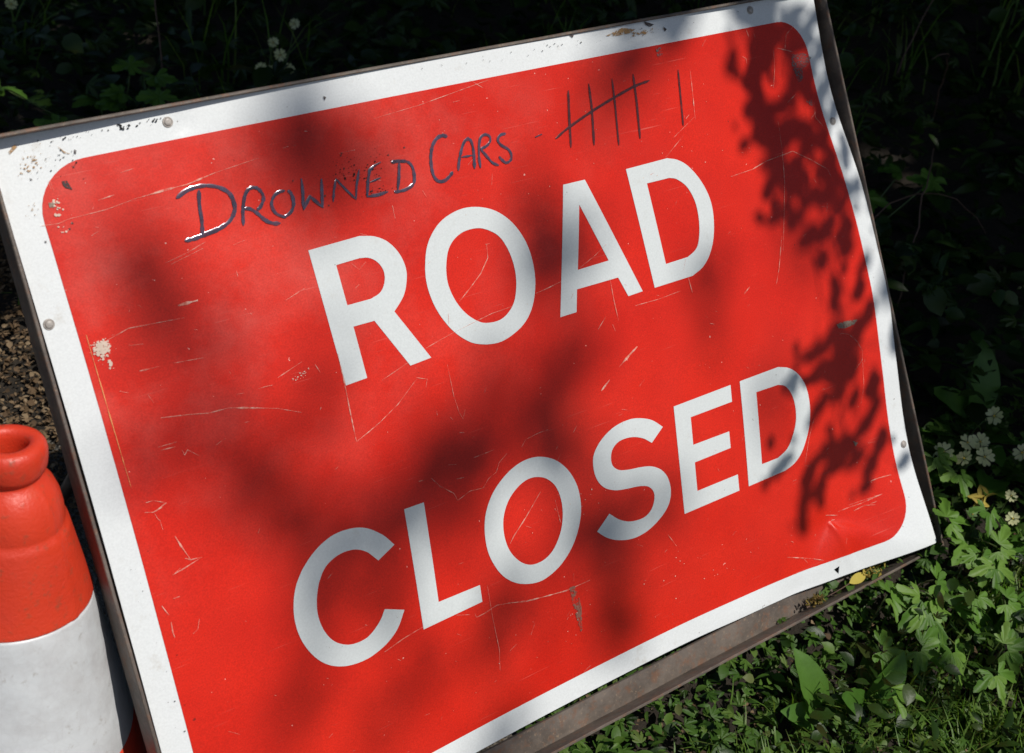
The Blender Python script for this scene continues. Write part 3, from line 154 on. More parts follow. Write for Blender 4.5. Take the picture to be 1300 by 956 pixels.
def m_plain(name,c,rough=.5,metal=0,var=.3,scale=40,c2=None,bump=0,bscale=80,spec=.5):
    t=NT(name); c2=c2 or tuple(x*(1-var) for x in c)
    t.set(Base_Color=t.mix(t.ramp(t.noise(scale,5,.65),[(.35,0.),(.65,1.)]),c,c2),Roughness=rough,Metallic=metal)
    t.b.inputs['Specular IOR Level'].default_value=spec
    if bump: t.bump(t.noise(bscale,5,.6),bump)
    return t.m
def m_blot(name,c,thr=.5,scale=180,rough=.7):
    """patchy deposit: shows the sheeting between its grains"""
    t=NT(name); t.set(Base_Color=t.mix(t.noise(90,3),c,tuple(x*.6 for x in c)),Roughness=rough)
    a=t.ramp(t.noise(scale,4,.7),[(thr-.06,0.),(thr+.05,.9)]); t.set(Alpha=a); return t.m
def m_steel():
    t=NT('rusty_steel')
    n1=t.ramp(t.noise(22,7,.7),[(.42,0.),(.66,1.)]); n2=t.ramp(t.noise(70,5,.7),[(.52,0.),(.64,1.)])
    b=t.mix(n1,(.098,.080,.068),(.17,.14,.118)); b=t.mix(t.math('MULTIPLY',n2,.6),b,(.19,.09,.05))
    b=t.mix(t.ramp(t.noise(260,3,.6),[(.6,0.),(.7,.5)]),b,(.30,.22,.15))
    t.set(Base_Color=b,Roughness=t.ramp(t.noise(40,4),[(.3,.38),(.7,.7)]),Metallic=.15); t.bump(t.noise(160,4),.0008,.6)
    return t.m
def m_leaf(name,cols,rough=.42,trans=.3,vein=0,spec=.5):
    t=NT(name); a=t.n('ShaderNodeAttribute',attribute_name='tint').outputs['Fac']
    n=len(cols); c=t.ramp(a,[(i/(n-1) if n>1 else 0,k) for i,k in enumerate(cols)])
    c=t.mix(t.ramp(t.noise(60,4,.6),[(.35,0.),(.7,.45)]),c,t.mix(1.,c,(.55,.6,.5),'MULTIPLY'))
    t.set(Base_Color=c,Roughness=rough); t.b.inputs['Specular IOR Level'].default_value=spec
    t.bump(t.noise(220,3),.0006,.6)
    tr=t.n('ShaderNodeBsdfTranslucent'); t.l(t.mix(1.,c,(1.5,1.7,.6),'MULTIPLY'),tr.inputs[0])
    ms=t.n('ShaderNodeMixShader'); ms.inputs[0].default_value=trans; t.l(t.b.outputs[0],ms.inputs[1]); t.l(tr.outputs[0],ms.inputs[2]); t.l(ms.outputs[0],t.out.inputs[0])
    return t.m
def m_ground():
    t=NT('dark_soil'); b=t.mix(t.ramp(t.noise(14,8,.7),[(.35,0.),(.7,1.)]),(.012,.009,.006),(.038,.028,.018))
    t.set(Base_Color=b,Roughness=.95); t.bump(t.noise(60,6,.7),.01); return t.m
def m_road():
    t=NT('gritty_asphalt')
    v=t.n('ShaderNodeTexVoronoi'); v.inputs['Scale'].default_value=170; t.l(t.tc,v.inputs['Vector'])
    b=t.mix(t.ramp(v.outputs['Color'],[(.2,0.),(.8,1.)]),(.040,.039,.037),(.13,.125,.115))
    b=t.mix(t.ramp(t.noise(7,7,.7),[(.42,0.),(.68,.85)]),b,(.17,.135,.095))
    b=t.mix(t.ramp(t.noise(90,4,.7),[(.6,0.),(.7,.8)]),b,(.24,.20,.15))
    t.set(Base_Color=b,Roughness=.9); t.bump(t.math('ADD',v.outputs['Distance'],t.noise(60,6,.7)),.006); return t.m
M={}
M['red']=m_red(); M['white']=m_white('white_sheeting',(.76,.785,.80)); M['letter']=m_white('grey_white_sheeting',(.67,.705,.715),.4,.3)
M['steel']=m_steel()
M['alu']=m_plain('dull_aluminium',(.42,.42,.42),.45,.7)
M['rivet']=m_plain('rivet_metal',(.46,.42,.39),.5,.1,.4,300)
M['marker']=m_plain('dried_marker_ink',(.10,.085,.135),.17,.25,.5,90,spec=1.)
M['marker2']=m_plain('brown_marker_ink',(.105,.022,.024),.26,.15,.5,90,spec=.8)
for k_ in ('marker','marker2'):
    nt=M[k_].node_tree; tc_=nt.nodes.new('ShaderNodeTexCoord'); no_=nt.nodes.new('ShaderNodeTexNoise'); no_.inputs['Scale'].default_value=240; no_.inputs['Detail'].default_value=4
    mr_=nt.nodes.new('ShaderNodeMapRange'); mr_.inputs[1].default_value=.35; mr_.inputs[2].default_value=.65; mr_.inputs[3].default_value=.70; mr_.inputs[4].default_value=1.
    nt.links.new(tc_.outputs['Object'],no_.inputs['Vector']); nt.links.new(no_.outputs['Fac'],mr_.inputs[0]); nt.links.new(mr_.outputs[0],nt.nodes['Principled BSDF'].inputs['Alpha'])
def m_scr():
    t=NT('bare_scratch'); t.set(Base_Color=t.mix(t.ramp(t.noise(160,3),[(.4,0.),(.6,1.)]),(.80,.47,.38),(.76,.24,.17)),Roughness=.6,Alpha=t.ramp(t.noise(120,4,.7),[(.34,.15),(.62,.9)])); return t.m
M['scratch']=m_scr()
M['scratch2']=m_plain('orange_edge_line',(.85,.30,.10),.5,0,.3,150)
M['bl_g']=m_blot('grey_scuff',(.20,.17,.17),.52,420); M['bl_b']=m_blot('tan_scuff',(.33,.26,.20),.42,300)
M['bl_d']=m_blot('dark_speck',(.06,.04,.04),.40,300); M['bl_r']=m_blot('rust_stain',(.46,.26,.10),.46,220)
M['bl_p']=m_blot('pale_splash',(.86,.68,.56),.36,300); M['bl_s']=m_blot('pale_swirl',(.82,.30,.24),.53,260)
M['bl_t']=m_blot('brown_tape_residue',(.30,.12,.085),.50,150); M['hole']=m_plain('dark_hole',(.01,.01,.01),.9)
def m_cone():
    t=NT('orange_cone_plastic'); b=t.mix(t.ramp(t.noise(10,5),[(.35,0.),(.7,1.)]),(.66,.050,.018),(.56,.035,.014))
    b=t.mix(t.ramp(t.noise(75,6,.75),[(.56,0.),(.70,.7)]),b,(.22,.07,.035)); b=t.mix(t.ramp(t.noise(28,5,.7,t.map((1,1,.4))),[(.60,0.),(.8,.35)]),b,(.50,.18,.11))
    t.set(Base_Color=b,Roughness=t.ramp(t.noise(40,5,.7),[(.3,.34),(.7,.55)])); t.bump(t.math('ADD',t.noise(300,3),t.math('MULTIPLY',t.noise(18,5,.6),3)),.0007,.7)
    return t.m
M['cone']=m_cone()
def m_sleeve():
    t=NT('worn_reflective_sleeve'); b=t.mix(t.ramp(t.noise(26,6,.7),[(.4,0.),(.7,1.)]),(.60,.62,.64),(.50,.50,.51))
    v=t.n('ShaderNodeTexVoronoi',feature='DISTANCE_TO_EDGE'); v.inputs['Scale'].default_value=90; t.l(t.tc,v.inputs['Vector'])
    b=t.mix(t.ramp(v.outputs['Distance'],[(.0,.10),(.04,0.)]),b,(.30,.28,.27))
    b=t.mix(t.ramp(t.noise(90,5,.7),[(.6,0.),(.75,.6)]),b,(.3,.26,.22))
    t.set(Base_Color=b,Roughness=.36); t.bump(t.noise(12,4),.006,.6); return t.m
M['sleeve']=m_sleeve(); M['rubber']=m_plain('black_rubber',(.03,.03,.03),.75)
M['ground']=m_ground(); M['road']=m_road()
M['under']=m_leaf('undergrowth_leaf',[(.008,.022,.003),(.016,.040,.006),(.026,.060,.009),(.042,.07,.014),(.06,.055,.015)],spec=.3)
M['hog']=m_leaf('lobed_leaf',[(.06,.14,.018),(.10,.21,.028),(.15,.26,.045)],.5,.25,spec=.3)
M['cover']=m_leaf('low_verge_leaf',[(.035,.085,.012),(.06,.13,.02),(.10,.18,.03),(.13,.15,.05)],.5,.3,spec=.3)
M['broad']=m_leaf('broad_leaf',[(.055,.14,.02),(.09,.19,.03)],.42,.28,spec=.3)
M['grass']=m_leaf('grass_blade',[(.07,.16,.02),(.12,.22,.035),(.20,.24,.07)],.45,.4,spec=.3)
M['litter']=m_leaf('dead_leaf',[(.05,.031,.018),(.12,.075,.042),(.20,.135,.08),(.30,.22,.14)],.75,.1,spec=.2)
M['petal']=m_leaf('pale_yellow_petal',[(.66,.66,.36),(.76,.76,.48)],.5,.35,spec=.2)
M['eye']=m_plain('yellow_flower_eye',(.70,.50,.05),.5)
M['stalk']=m_plain('dry_stalk',(.11,.06,.04),.7,0,.4,60)
M['gstem']=m_plain('green_stem',(.10,.15,.045),.5,0,.4,60)
M['bark']=m_plain('grey_brown_bark',(.14,.11,.085),.9,0,.5,12,bump=.01)
M['crown']=m_leaf('tree_leaf',[(.05,.10,.02),(.08,.15,.03)],.5,.12)
M['catkin']=m_leaf('dried_catkin',[(.09,.055,.02),(.30,.22,.05),(.50,.40,.08)],.7,.1,spec=.2)
M['stone']=m_plain('small_stone',(.20,.18,.15),.85,0,.5,60)
# ---------------------------------------------------------------- terrain
def g(x,y):
    x=np.asarray(x,float); y=np.asarray(y,float)
    s=(x+.6)*.866+(y-1.15)*.503; sp=np.maximum(s,0)
    dip=.05*np.exp(-(((x-.50)/.32)**2+((y+.34)/.17)**2))
    return .12*(1-np.exp(-sp/.3))+.18*sp+.35*np.maximum(0,sp-1.1)*np.clip(1-(sp-1.1)/14,0.35,1)-dip*np.clip(sp/.15,0,1)
def sd(x,y): return (np.asarray(x)+.6)*.866+(np.asarray(y)-1.15)*.503
def axis():
    a=np.concatenate([-np.geomspace(400,4,26),np.linspace(-3.9,6.5,170),np.geomspace(6.7,400,26)]); return a
ax=axis(); GX,GY=np.meshgrid(ax,ax)
GZ=np.minimum(g(GX,GY),3.5)
GZ=GZ+np.where(sd(GX,GY)>.03,.014*np.sin(GX*17+3*np.sin(GY*9))*np.cos(GY*15+GX*4),0)*(np.abs(GX)<8)*(np.abs(GY)<8)-np.where(sd(GX,GY)<=.0,.006,0)
n=len(ax); idx=np.arange(n*n).reshape(n,n)
quads=np.stack([idx[:-1,:-1],idx[:-1,1:],idx[1:,1:],idx[1:,:-1]],-1).reshape(-1,4)
tag(mesh_np('ground',np.stack([GX,GY,GZ],-1).reshape(-1,3),quads,M['ground'],smooth=True),kind='structure')
# road: everything on the low side of the verge line
d=np.array([.503,-.866]); p0=np.array([-.6,1.15]); nn=np.array([.866,.503])
edge=[]; 
for k in range(-400,401):
    t=k*.05 if abs(k)<200 else math.copysign(10*1.018**(abs(k)-200),k)
    o=.018*math.sin(t*7)+.012*math.sin(t*19+1)+.008*math.sin(t*43); o-=.36*min(1,max(0,(t-1.15)/.5)); edge.append(p0+d*t+nn*(o+.015))
E=np.array(edge); Wd=E-nn*14
RV=np.concatenate([np.c_[E,np.zeros(len(E))],np.c_[Wd,np.zeros(len(E))]]); k=np.arange(len(E)-1); m_=len(E)
tag(mesh_np('road',RV,np.stack([k,k+1,k+1+m_,k+m_],-1),M['road']),kind='structure')
# ---------------------------------------------------------------- the road sign
root=empty('road_sign'); sm=Matrix.Identity(4)
for i in range(3):
    for j in range(3): sm[i][j]=MS[i][j]
    sm[i][3]=OS[i]
root.matrix_world=sm
tag(root,'dented red and white ROAD CLOSED sign leaning in a rusty steel frame beside the cone','road sign')
Mn=np.array(MS); On=np.array(OS)
def s2w(P): return np.asarray(P)@Mn.T+On
def w2s(P): return (np.asarray(P)-On)@Mn
GA=np.array(GW)/1000
def cub(t): return np.stack([-.5*t+t*t-.5*t**3,1-2.5*t*t+1.5*t**3,.5*t+2*t*t-1.5*t**3,-.5*t*t+.5*t**3])
def crease(x,y,P0,P1,A,w0,grow,tail):
    dx,dy=P1[0]-P0[0],P1[1]-P0[1]; L=math.hypot(dx,dy); dx/=L; dy/=L
    t=(x-P0[0])*dx+(y-P0[1])*dy; s=-(x-P0[0])*dy+(y-P0[1])*dx
    ww=w0+grow*np.maximum(t,0)
    a=np.clip(t/.006+.5,0,1); a=a*a*(3-2*a)
    return A*a*np.exp(-np.maximum(t,0)/tail)*np.exp(-(s/ww)**2)
def fold(x,y,P0,P1,A,w0,grow,tail,side):
    dx,dy=P1[0]-P0[0],P1[1]-P0[1]; L=math.hypot(dx,dy); dx/=L; dy/=L
    t=(x-P0[0])*dx+(y-P0[1])*dy; s=(-(x-P0[0])*dy+(y-P0[1])*dx)*side
    ww=w0+grow*np.maximum(t,0); a=1-np.exp(-np.maximum(t,0)/.02)
    return A*a*np.exp(-np.maximum(t,0)/tail)*.5*(1-np.tanh(s/ww))*np.exp(-np.maximum(-s,0)/.035)
def height(x,y):
    x=np.asarray(x,float); y=np.asarray(y,float); NY,NX=GA.shape
    fx=np.clip((x+.525)/1.05*(NX-1),0,NX-1-1e-6); fy=np.clip((y+.375)/.75*(NY-1),0,NY-1-1e-6)
    i=fx.astype(int); j=fy.astype(int); a=cub(fx-i); b=cub(fy-j); r=0
    for q in range(4):
        for s in range(4):
            r=r+b[q]*a[s]*GA[np.clip(j-1+q,0,NY-1),np.clip(i-1+s,0,NX-1)]
    P0=PT['dent']
    r=r+fold(x,y,P0,PT['dr'],.0165,.0046,.11,.10,1)+fold(x,y,P0,PT['dl'],.0100,.0032,.07,.05,-1)+crease(x,y,P0,PT['dm'],.0018,.003,.08,.06)
    r=r-.0022*np.exp(-(((x-P0[0]+.012)/.03)**2+((y-P0[1]+.004)/.022)**2))
    for (cx,cy,rx,ry,A) in [(-.355,.362,.012,.010,-.0012),(.05,.2,.09,.07,.0012),(-.3,-.05,.10,.05,-.0016),(.28,.1,.1,.12,-.0014),(-.42,.1,.07,.1,.0012),(.1,-.22,.1,.06,.0014),(.43,-.1,.05,.07,.0016),(.505,.02,.03,.05,-.002),(.515,-.12,.025,.05,.0022),(.2,-.36,.05,.02,.0022),(.3,-.365,.03,.015,-.0018),(-.1,.3,.12,.05,-.001),(-.25,.28,.05,.03,.0011),(.0,-.05,.08,.06,-.0012)]:
        r=r+A*np.exp(-(((x-cx)/rx)**2+((y-cy)/ry)**2))
    return r
def hnormal(x,y):
    e=.0008; gx=(height(x+e,y)-height(x-e,y))/(2*e); gy=(height(x,y+e)-height(x,y-e))/(2*e)
    N=np.stack([-gx,-gy,np.ones_like(gx)],-1); return N/np.linalg.norm(N,axis=1,keepdims=True)
def sheet(name,outer,holes,off,mat,parent,fine=False,thick=0,step=.012,label=None):
    loops=[[Vector((a/1e4,b/1e4,0)) for a,b in lp] for lp in [outer]+list(holes)]
    tri=tessellate_polygon(loops); flat=[v for lp in loops for v in lp]
    bm=bmesh.new(); vs_=[bm.verts.new(v) for v in flat]
    for t in tri:
        try: bm.faces.new([vs_[i] for i in t])
        except ValueError: pass
    xs=[v.x for v in flat]; ys=[v.y for v in flat]
    def cut(ax_,lo,hi,st,region=None):
        c=math.ceil(lo/st)*st+st*.37
        while c<hi:
            if region: gm=[f for f in bm.faces if region(f.calc_center_median())]; gm=gm+list({e for f in gm for e in f.edges})+list({v for f in gm for v in f.verts})
            else: gm=bm.faces[:]+bm.edges[:]+bm.verts[:]
            co=(c,0,0) if ax_==0 else (0,c,0); no=(1,0,0) if ax_==0 else (0,1,0)
            if gm: bmesh.ops.bisect_plane(bm,geom=gm,plane_co=co,plane_no=no,dist=1e-6)
            c+=st
    cut(0,min(xs),max(xs),step); cut(1,min(ys),max(ys),step)
    if fine:
        reg=lambda c:c.x>.315 and c.y<-.245
        cut(0,.32,max(xs),.003,reg); cut(1,min(ys),-.24,.003,reg)
    for f in bm.faces:
        f.normal_update()
        if f.normal.z<0: f.normal_flip()
    front=None
    if thick:
        r=bmesh.ops.extrude_face_region(bm,geom=bm.faces[:])
        front=set(v for v in r['geom'] if isinstance(v,bmesh.types.BMVert))
    bm.verts.ensure_lookup_table(); bm.verts.index_update()
    X=np.array([v.co.x for v in bm.verts]); Y=np.array([v.co.y for v in bm.verts]); H=height(X,Y)+off
    N=hnormal(X,Y)
    for i,v in enumerate(bm.verts):
        b=thick and v not in front
        v.co.z=H[i]-(thick if b else 0)
        if b: N[i]=-N[i]
    if thick: bmesh.ops.recalc_face_normals(bm,faces=bm.faces[:])
    for f in bm.faces: f.smooth=True
    me=bpy.data.meshes.new(name); bm.to_mesh(me); bm.free()
    me.normals_split_custom_set_from_vertices([tuple(q) for q in N])
    o=link(name,me,mat,parent)
    if label:o['label']=label
    return o
# the hole torn near the lower edge is cut through the plate
hx,hy=PT['hole']; tri_h=[(int((hx+a)*1e4),int((hy+b)*1e4)) for a,b in ((-.006,.003),(.004,.005),(.001,-.006))]
plate=sheet('face_plate',PLATE,[tri_h],0,M['white'],root,fine=True,thick=.0018)
panel=sheet('red_panel',RED,[],.0004,M['red'],plate,fine=True)
for k,(o_,h_) in LET.items():
    sheet('letter',o_,h_,.0008,M['letter'],plate,label='white letter '+k[0])
def ribbon(pts,w,off,bead=0,taper=False,wob=0):
    P=[np.array(p)/1e4 for p in pts]; Q=[P[0]]
    for a,b in zip(P[:-1],P[1:]):
        m=max(1,int(np.linalg.norm(b-a)/.005))
        for k in range(1,m+1): Q.append(a+(b-a)*k/m)
    Q=np.array(Q); D_=np.gradient(Q,axis=0) if len(Q)>1 else Q; D_/=np.linalg.norm(D_,axis=1,keepdims=True)+1e-9
    Nn=np.stack([-D_[:,1],D_[:,0]],-1); m=len(Q); t=np.linspace(0,1,m)
    ww=np.full(m,w/2)
    if taper: ww=ww*(.25+.75*np.sin(np.pi*np.clip(t,.02,.98))**.6)
    else:
        L=np.r_[0,np.cumsum(np.linalg.norm(np.diff(Q,axis=0),axis=1))]; e=np.minimum(L,L[-1]-L)/(w*.5); ww=ww*np.sqrt(np.clip(1-(1-np.clip(e,0,1))**2,.12,1))
    if wob: ww=ww*(1+wob*rng.normal(size=m)); 
    ww=np.maximum(ww,.00012)
    V=[];
    for sgn,hh in ((-1,0),(-.5,bead),(.5,bead),(1,0)):
        p=Q+Nn*(ww*sgn)[:,None]; V.append(np.c_[p,height(p[:,0],p[:,1])+off+hh])
    V=np.concatenate(V); k=np.arange(m-1); F_=[]
    for r in range(3): F_.append(np.stack([r*m+k,r*m+k+1,(r+1)*m+k+1,(r+1)*m+k],-1)[:,::-1])
    return V,np.concatenate(F_)
def ribbons(name,items,off,mat,parent,bead=0,taper=False,wob=0,label=None,px=.00080):
    VV=[];FF=[];b=0
    for i,(w_,p) in enumerate(items):
        V,F_=ribbon(p,w_*px,off+i*2e-6,bead,taper,wob); VV.append(V);FF.append(F_+b);b+=len(V)
    o=mesh_np(name,np.concatenate(VV),np.concatenate(FF),mat,parent,smooth=True)
    if label:o['label']=label
    return o
ribbons('handwriting',HW[:11],.0013,M['marker'],plate,.00027,False,.12,'word DROWNED written in blue black marker',px=.00086)
ribbons('handwriting',HW[11:16],.0013,M['marker'],plate,.00019,False,.12,'word CARS written in blue black marker',px=.00086)
ribbons('handwritten_dash',HW[16:],.0013,M['marker'],plate,.00016,False,.1,px=.00086)
ribbons('tally_marks',TAL,.0013,M['marker2'],plate,.00014,False,.08,'five barred tally and one more stroke in brown marker')
line=SC[29] if len(SC)>30 else None
edge_line=[s for s in SC if len(s[1])==7 and s[1][0][0]<-4400]
_s1=ribbons('scratch_marks',[s for s in SC if s not in edge_line],.0011,M['scratch'],plate,0,True,.5,px=.00070)
if edge_line: ribbons('edge_crack',edge_line,.0011,M['scratch2'],plate,0,True,.5)
# short random nicks left by handling
ran=[]
for i in range(130):
    x=rng.uniform(-.48,.48); y=rng.uniform(-.34,.34); a=rng.choice([.35,.3,1.2,-.5,2.4])+rng.normal()*.25; L=min(.016,rng.exponential(.0045)+.0015)
    ran.append((rng.uniform(.3,.6),[(x*1e4,y*1e4),((x+L*.5*math.cos(a))*1e4,(y+L*.5*math.sin(a+.05))*1e4),((x+L*math.cos(a))*1e4,(y+L*math.sin(a))*1e4)]))
_s2=ribbons('fine_nicks',ran,.0012,M['scratch'],plate,0,True,.5)
tag(_s1,kind='stuff'); tag(_s2,kind='stuff')
for kd,p in PATCH: sheet('scuff_mark' if kd in 'gb' else 'stain_mark',p,[],.00125,M['bl_'+kd],plate)
sheet('tape_residue',TAPE,[],.00125,M['bl_t'],plate)
def star(cx,cy,r0,r1,nsp,off,mat,name):
    p=[]
    for i in range(nsp*2):
        a=math.pi*i/nsp+rng.normal()*.1; r=(r1*rng.uniform(.55,1.15) if i%2 else r0*rng.uniform(.8,1.1)); p.append(((cx+r*math.cos(a))*1e4,(cy+r*math.sin(a))*1e4))
    return sheet(name,p,[],off,mat,plate)
def spatter(name,cx,cy,rx,ry,n_,s0,s1,mat,off=.00135,rot=0):
    V=[];F_=[];b=0
    for i in range(n_):
        u,v=rng.normal(0,.45),rng.normal(0,.45); x=cx+u*rx*math.cos(rot)-v*ry*math.sin(rot); y=cy+u*rx*math.sin(rot)+v*ry*math.cos(rot); r_=rng.uniform(s0,s1)*math.exp(-(u*u+v*v)*1.2); a0=rng.uniform(0,6); el_=rng.uniform(.4,1)
        for k in range(6):
            a=a0+k*math.pi/3; q=r_*rng.uniform(.6,1.2); V.append((x+q*math.cos(a),y+q*math.sin(a)*el_))
        F_.append([b+k for k in range(6)]); b+=6
    V=np.array(V); H=height(V[:,0],V[:,1])+off+np.repeat(np.arange(n_)*1.5e-6,6)
    return tag(mesh_np(name,np.c_[V,H],np.array(F_),mat,plate),kind='stuff')
sx_,sy_=PT['star']; spatter('paint_splash',sx_,sy_,.010,.011,130,.0007,.0034,M['bl_p']); spatter('paint_splash',sx_+.004,sy_-.014,.003,.010,14,.0005,.0018,M['bl_p'])
spatter('dirt_speck',-.19,.285,.05,.022,90,.0004,.0014,M['hole'],rot=.1); spatter('dirt_speck',-.17,.258,.04,.006,40,.0004,.0012,M['hole'])
spatter('dirt_speck',-.47,.345,.03,.03,26,.0005,.0014,M['hole']); spatter('dirt_speck',-.42,.368,.09,.004,40,.0005,.0018,M['hole'])
spatter('dirt_speck',.1,.368,.35,.006,40,.0004,.0014,M['hole']); spatter('dirt_speck',-.50,-.12,.02,.2,18,.0004,.0012,M['hole'])
spatter('rust_stain',-.497,.352,.022,.012,60,.0005,.0018,M['bl_r'],rot=.5); spatter('rust_stain',-.508,.31,.008,.01,16,.0005,.0014,M['bl_r']); spatter('rust_stain',.21,.365,.04,.004,36,.0008,.0025,M['bl_r'])
spatter('pale_scuff',-.486,.30,.008,.03,26,.0006,.0022,M['bl_p']); spatter('pale_scuff',-.30,.10,.02,.004,24,.0004,.0014,M['bl_p'],rot=.3)
spatter('pale_scuff',.0,-.13,.12,.05,40,.0003,.0010,M['bl_p']); spatter('pale_scuff',.1,.2,.4,.2,60,.0003,.0009,M['bl_p']); spatter('pale_scuff',.05,-.28,.4,.06,50,.0003,.001,M['bl_p'])
for i,(cx,cy) in enumerate([(-.372,-.03),(-.352,-.012),(-.335,.004),(-.318,.02)]): pass
# dust specks speckled on the upper part of the panel and lower left scuffs
for i in range(40):
    cx,cy=(rng.normal(-.19,.035),rng.normal(.285,.018)) if i<26 else (rng.normal(-.49,.012),rng.uniform(.28,.345))
    star(cx,cy,.0006,.0019,4,.0013,M['bl_d'],'dirt_speck') if i%3==0 else None
# rivets
for k in ('r1','r2','r3','r4','r5'):
    x,y=PT[k]; z=float(height(np.array([x]),np.array([y]))[0])
    bm=bmesh.new(); prof=[(.0052,.0004),(.0050,.0011),(.0042,.0013),(.0041,.0008),(.0037,.0008),(.0036,.0019),(.0028,.0023),(.0009,.0024)]; rings=[]
    for r_,h_ in prof: rings.append([bm.verts.new((x+r_*math.cos(a*math.pi/12),y+r_*math.sin(a*math.pi/12),z+h_-.0002)) for a in range(24)])
    for A_,B_ in zip(rings[:-1],rings[1:]):
        for i in range(24): bm.faces.new((A_[i],A_[(i+1)%24],B_[(i+1)%24],B_[i]))
    bm.faces.new(rings[-1]); 
    for f in bm.faces:f.smooth=True
    me=bpy.data.meshes.new('rivet'); bm.to_mesh(me); bm.free(); link('rivet',me,M['rivet'],plate)
# frame of angle iron: corner = (outer x, outer v at the lip front, outer v at the back, lip front n)
CO=[(-.5355,.3810,.3810,.011,1,-1,-.5355),(.5185,.3810,.3810,.009,-1,-1,.5200),(.5580,-.3945,-.4060,.020,-1,1,.5590),(-.5320,-.3950,-.4060,.020,1,1,-.5320)]
def section(c):
    x,vf,vb,nf,ix,iv,xb=c; T_=.0036; pts=[]
    for ins,nz,fr in ((0,-.0215,0),(0,nf-.001,1),(.0008,nf,1),(T_-.0008,nf,1),(T_,nf-.001,1),(T_,-.018,0),(.033,-.018,0),(.033,-.0215,0)):
        vv=vf if fr else vb; xx=x if fr else xb
        pts.append((xx+ix*ins,vv+iv*ins,nz))
    return pts
for i,nm in enumerate(('top','right','bottom','left')):
    A_,B_=np.array(section(CO[i])),np.array(section(CO[(i+1)%4])); seg=28; bm=bmesh.new(); rows=[]
    off=rng.normal(size=seg+1).cumsum()*.00012; off-=np.linspace(off[0],off[-1],seg+1)
    for k in range(seg+1):
        P=A_+(B_-A_)*k/seg; P=P+np.array([0,off[k],off[k]*.7] if i%2==0 else [off[k],0,off[k]*.7]); rows.append([bm.verts.new(p) for p in P])
    for a,b in zip(rows[:-1],rows[1:]):
        for q in range(8): bm.faces.new((a[q],a[(q+1)%8],b[(q+1)%8],b[q]))
    bm.faces.new(rows[0]); bm.faces.new(rows[-1]); bmesh.ops.recalc_face_normals(bm,faces=bm.faces[:])
    me=bpy.data.meshes.new('frame_rail'); bm.to_mesh(me); bm.free(); link('frame_rail',me,M['steel'],root)
def tube_np(P,Rr,n=6):
    P=np.array(P,float); m=len(P); D_=np.gradient(P,axis=0); D_/=np.linalg.norm(D_,axis=1,keepdims=True)+1e-9
    up=np.array([0.13,.21,.97]); A_=np.cross(D_,up); A_/=np.linalg.norm(A_,axis=1,keepdims=True)+1e-9; B_=np.cross(D_,A_)
    a=np.arange(n)*2*math.pi/n; Rr=np.broadcast_to(np.asarray(Rr,float),(m,))
    V=P[:,None]+Rr[:,None,None]*(A_[:,None]*np.cos(a)[None,:,None]+B_[:,None]*np.sin(a)[None,:,None])
    k=np.arange(m-1)[:,None]; j=np.arange(n)[None]; j2=(j+1)%n
    F_=np.stack([k*n+j,k*n+j2,(k+1)*n+j2,(k+1)*n+j],-1).reshape(-1,4)
    return V.reshape(-1,3),F_
class Acc:
    def __init__(s): s.V=[];s.F={};s.T={};s.n=0
    def add(s,V,F_,tint=0):
        k=F_.shape[1]; s.F.setdefault(k,[]).append(F_+s.n); s.T.setdefault(k,[]).append(np.broadcast_to(np.asarray(tint,float),(len(F_),)) ); s.V.append(V); s.n+=len(V)
    def build(s,name,mat,parent=None,smooth=True,loc=None):
        ks=list(s.F); V=np.concatenate(s.V)
        if loc is not None: V=V-np.array(loc)
        return mesh_np(name,V,[np.concatenate(s.F[k]) for k in ks],mat,parent,np.concatenate([np.concatenate(s.T[k]) for k in ks]),smooth,loc)
# rear struts that carry the frame (standing on the ground behind it)
for x in (-.40,.40):
    top=s2w([x,.20,-.024]); foot=np.array([top[0]+.02,top[1]+.40,0]); foot[2]=float(g(foot[0],foot[1]))-.01
    a=Acc(); a.add(*tube_np(np.array([w2s(top+(foot-top)*t) for t in np.linspace(0,1,6)]),.009,4)); a.build('rear_leg',M['steel'],root,False)
a=Acc(); a.add(*tube_np([(-.53,.20,-.024),(0,.20,-.0245),(.53,.20,-.024)],.006,4)); a.build('cross_bar',M['steel'],root,False)
# ---------------------------------------------------------------- traffic cone
cone=empty('traffic_cone',(-.598,.023,0)); tag(cone,'orange traffic cone with a white reflective sleeve and an open top, left of the sign','traffic cone')
def lathe(name,prof,mat,parent,n=72,warp=None):
    V=[];
    for r_,z_ in prof:
        for i in range(n):
            a=2*math.pi*i/n; rr=r_
            if warp: rr+=warp(a,z_)
            V.append((rr*math.cos(a),rr*math.sin(a),z_))
    m=len(prof); k=np.arange(m-1)[:,None]; j=np.arange(n)[None]; j2=(j+1)%n
    return mesh_np(name,V,np.stack([k*n+j,k*n+j2,(k+1)*n+j2,(k+1)*n+j],-1).reshape(-1,4),mat,parent,smooth=True)
slope=.245; z3_,r3_=.308,.0705
body=[(r3_+slope*(z3_-.03),.03),(r3_+slope*(z3_-.10),.10),(r3_+slope*(z3_-.145),.145),(r3_-.004+slope*(z3_-.146),.146),(r3_-.004,z3_-.001),(r3_-.0002,z3_+.0005),(r3_-.0004,z3_+.002),(r3_-.0012,z3_+.005),(.0655,.328),(.0575,.360),(.0515,.383),(.0500,.388),(.0470,.391),(.0468,.394),(.0455,.404),(.0425,.416),(.0375,.427),(.0310,.4345),(.0275,.4375),(.0268,.4405),(.0285,.4430),(.0306,.4455),(.0316,.449),(.0320,.456),(.0317,.4630),(.0305,.4680),(.0282,.4715),(.0250,.4732),(.0210,.4736),(.0178,.4722),(.0158,.4690),(.0150,.4630),(.0152,.450),(.0165,.436),(.0180,.42),(.0100,.405),(.0005,.400)]
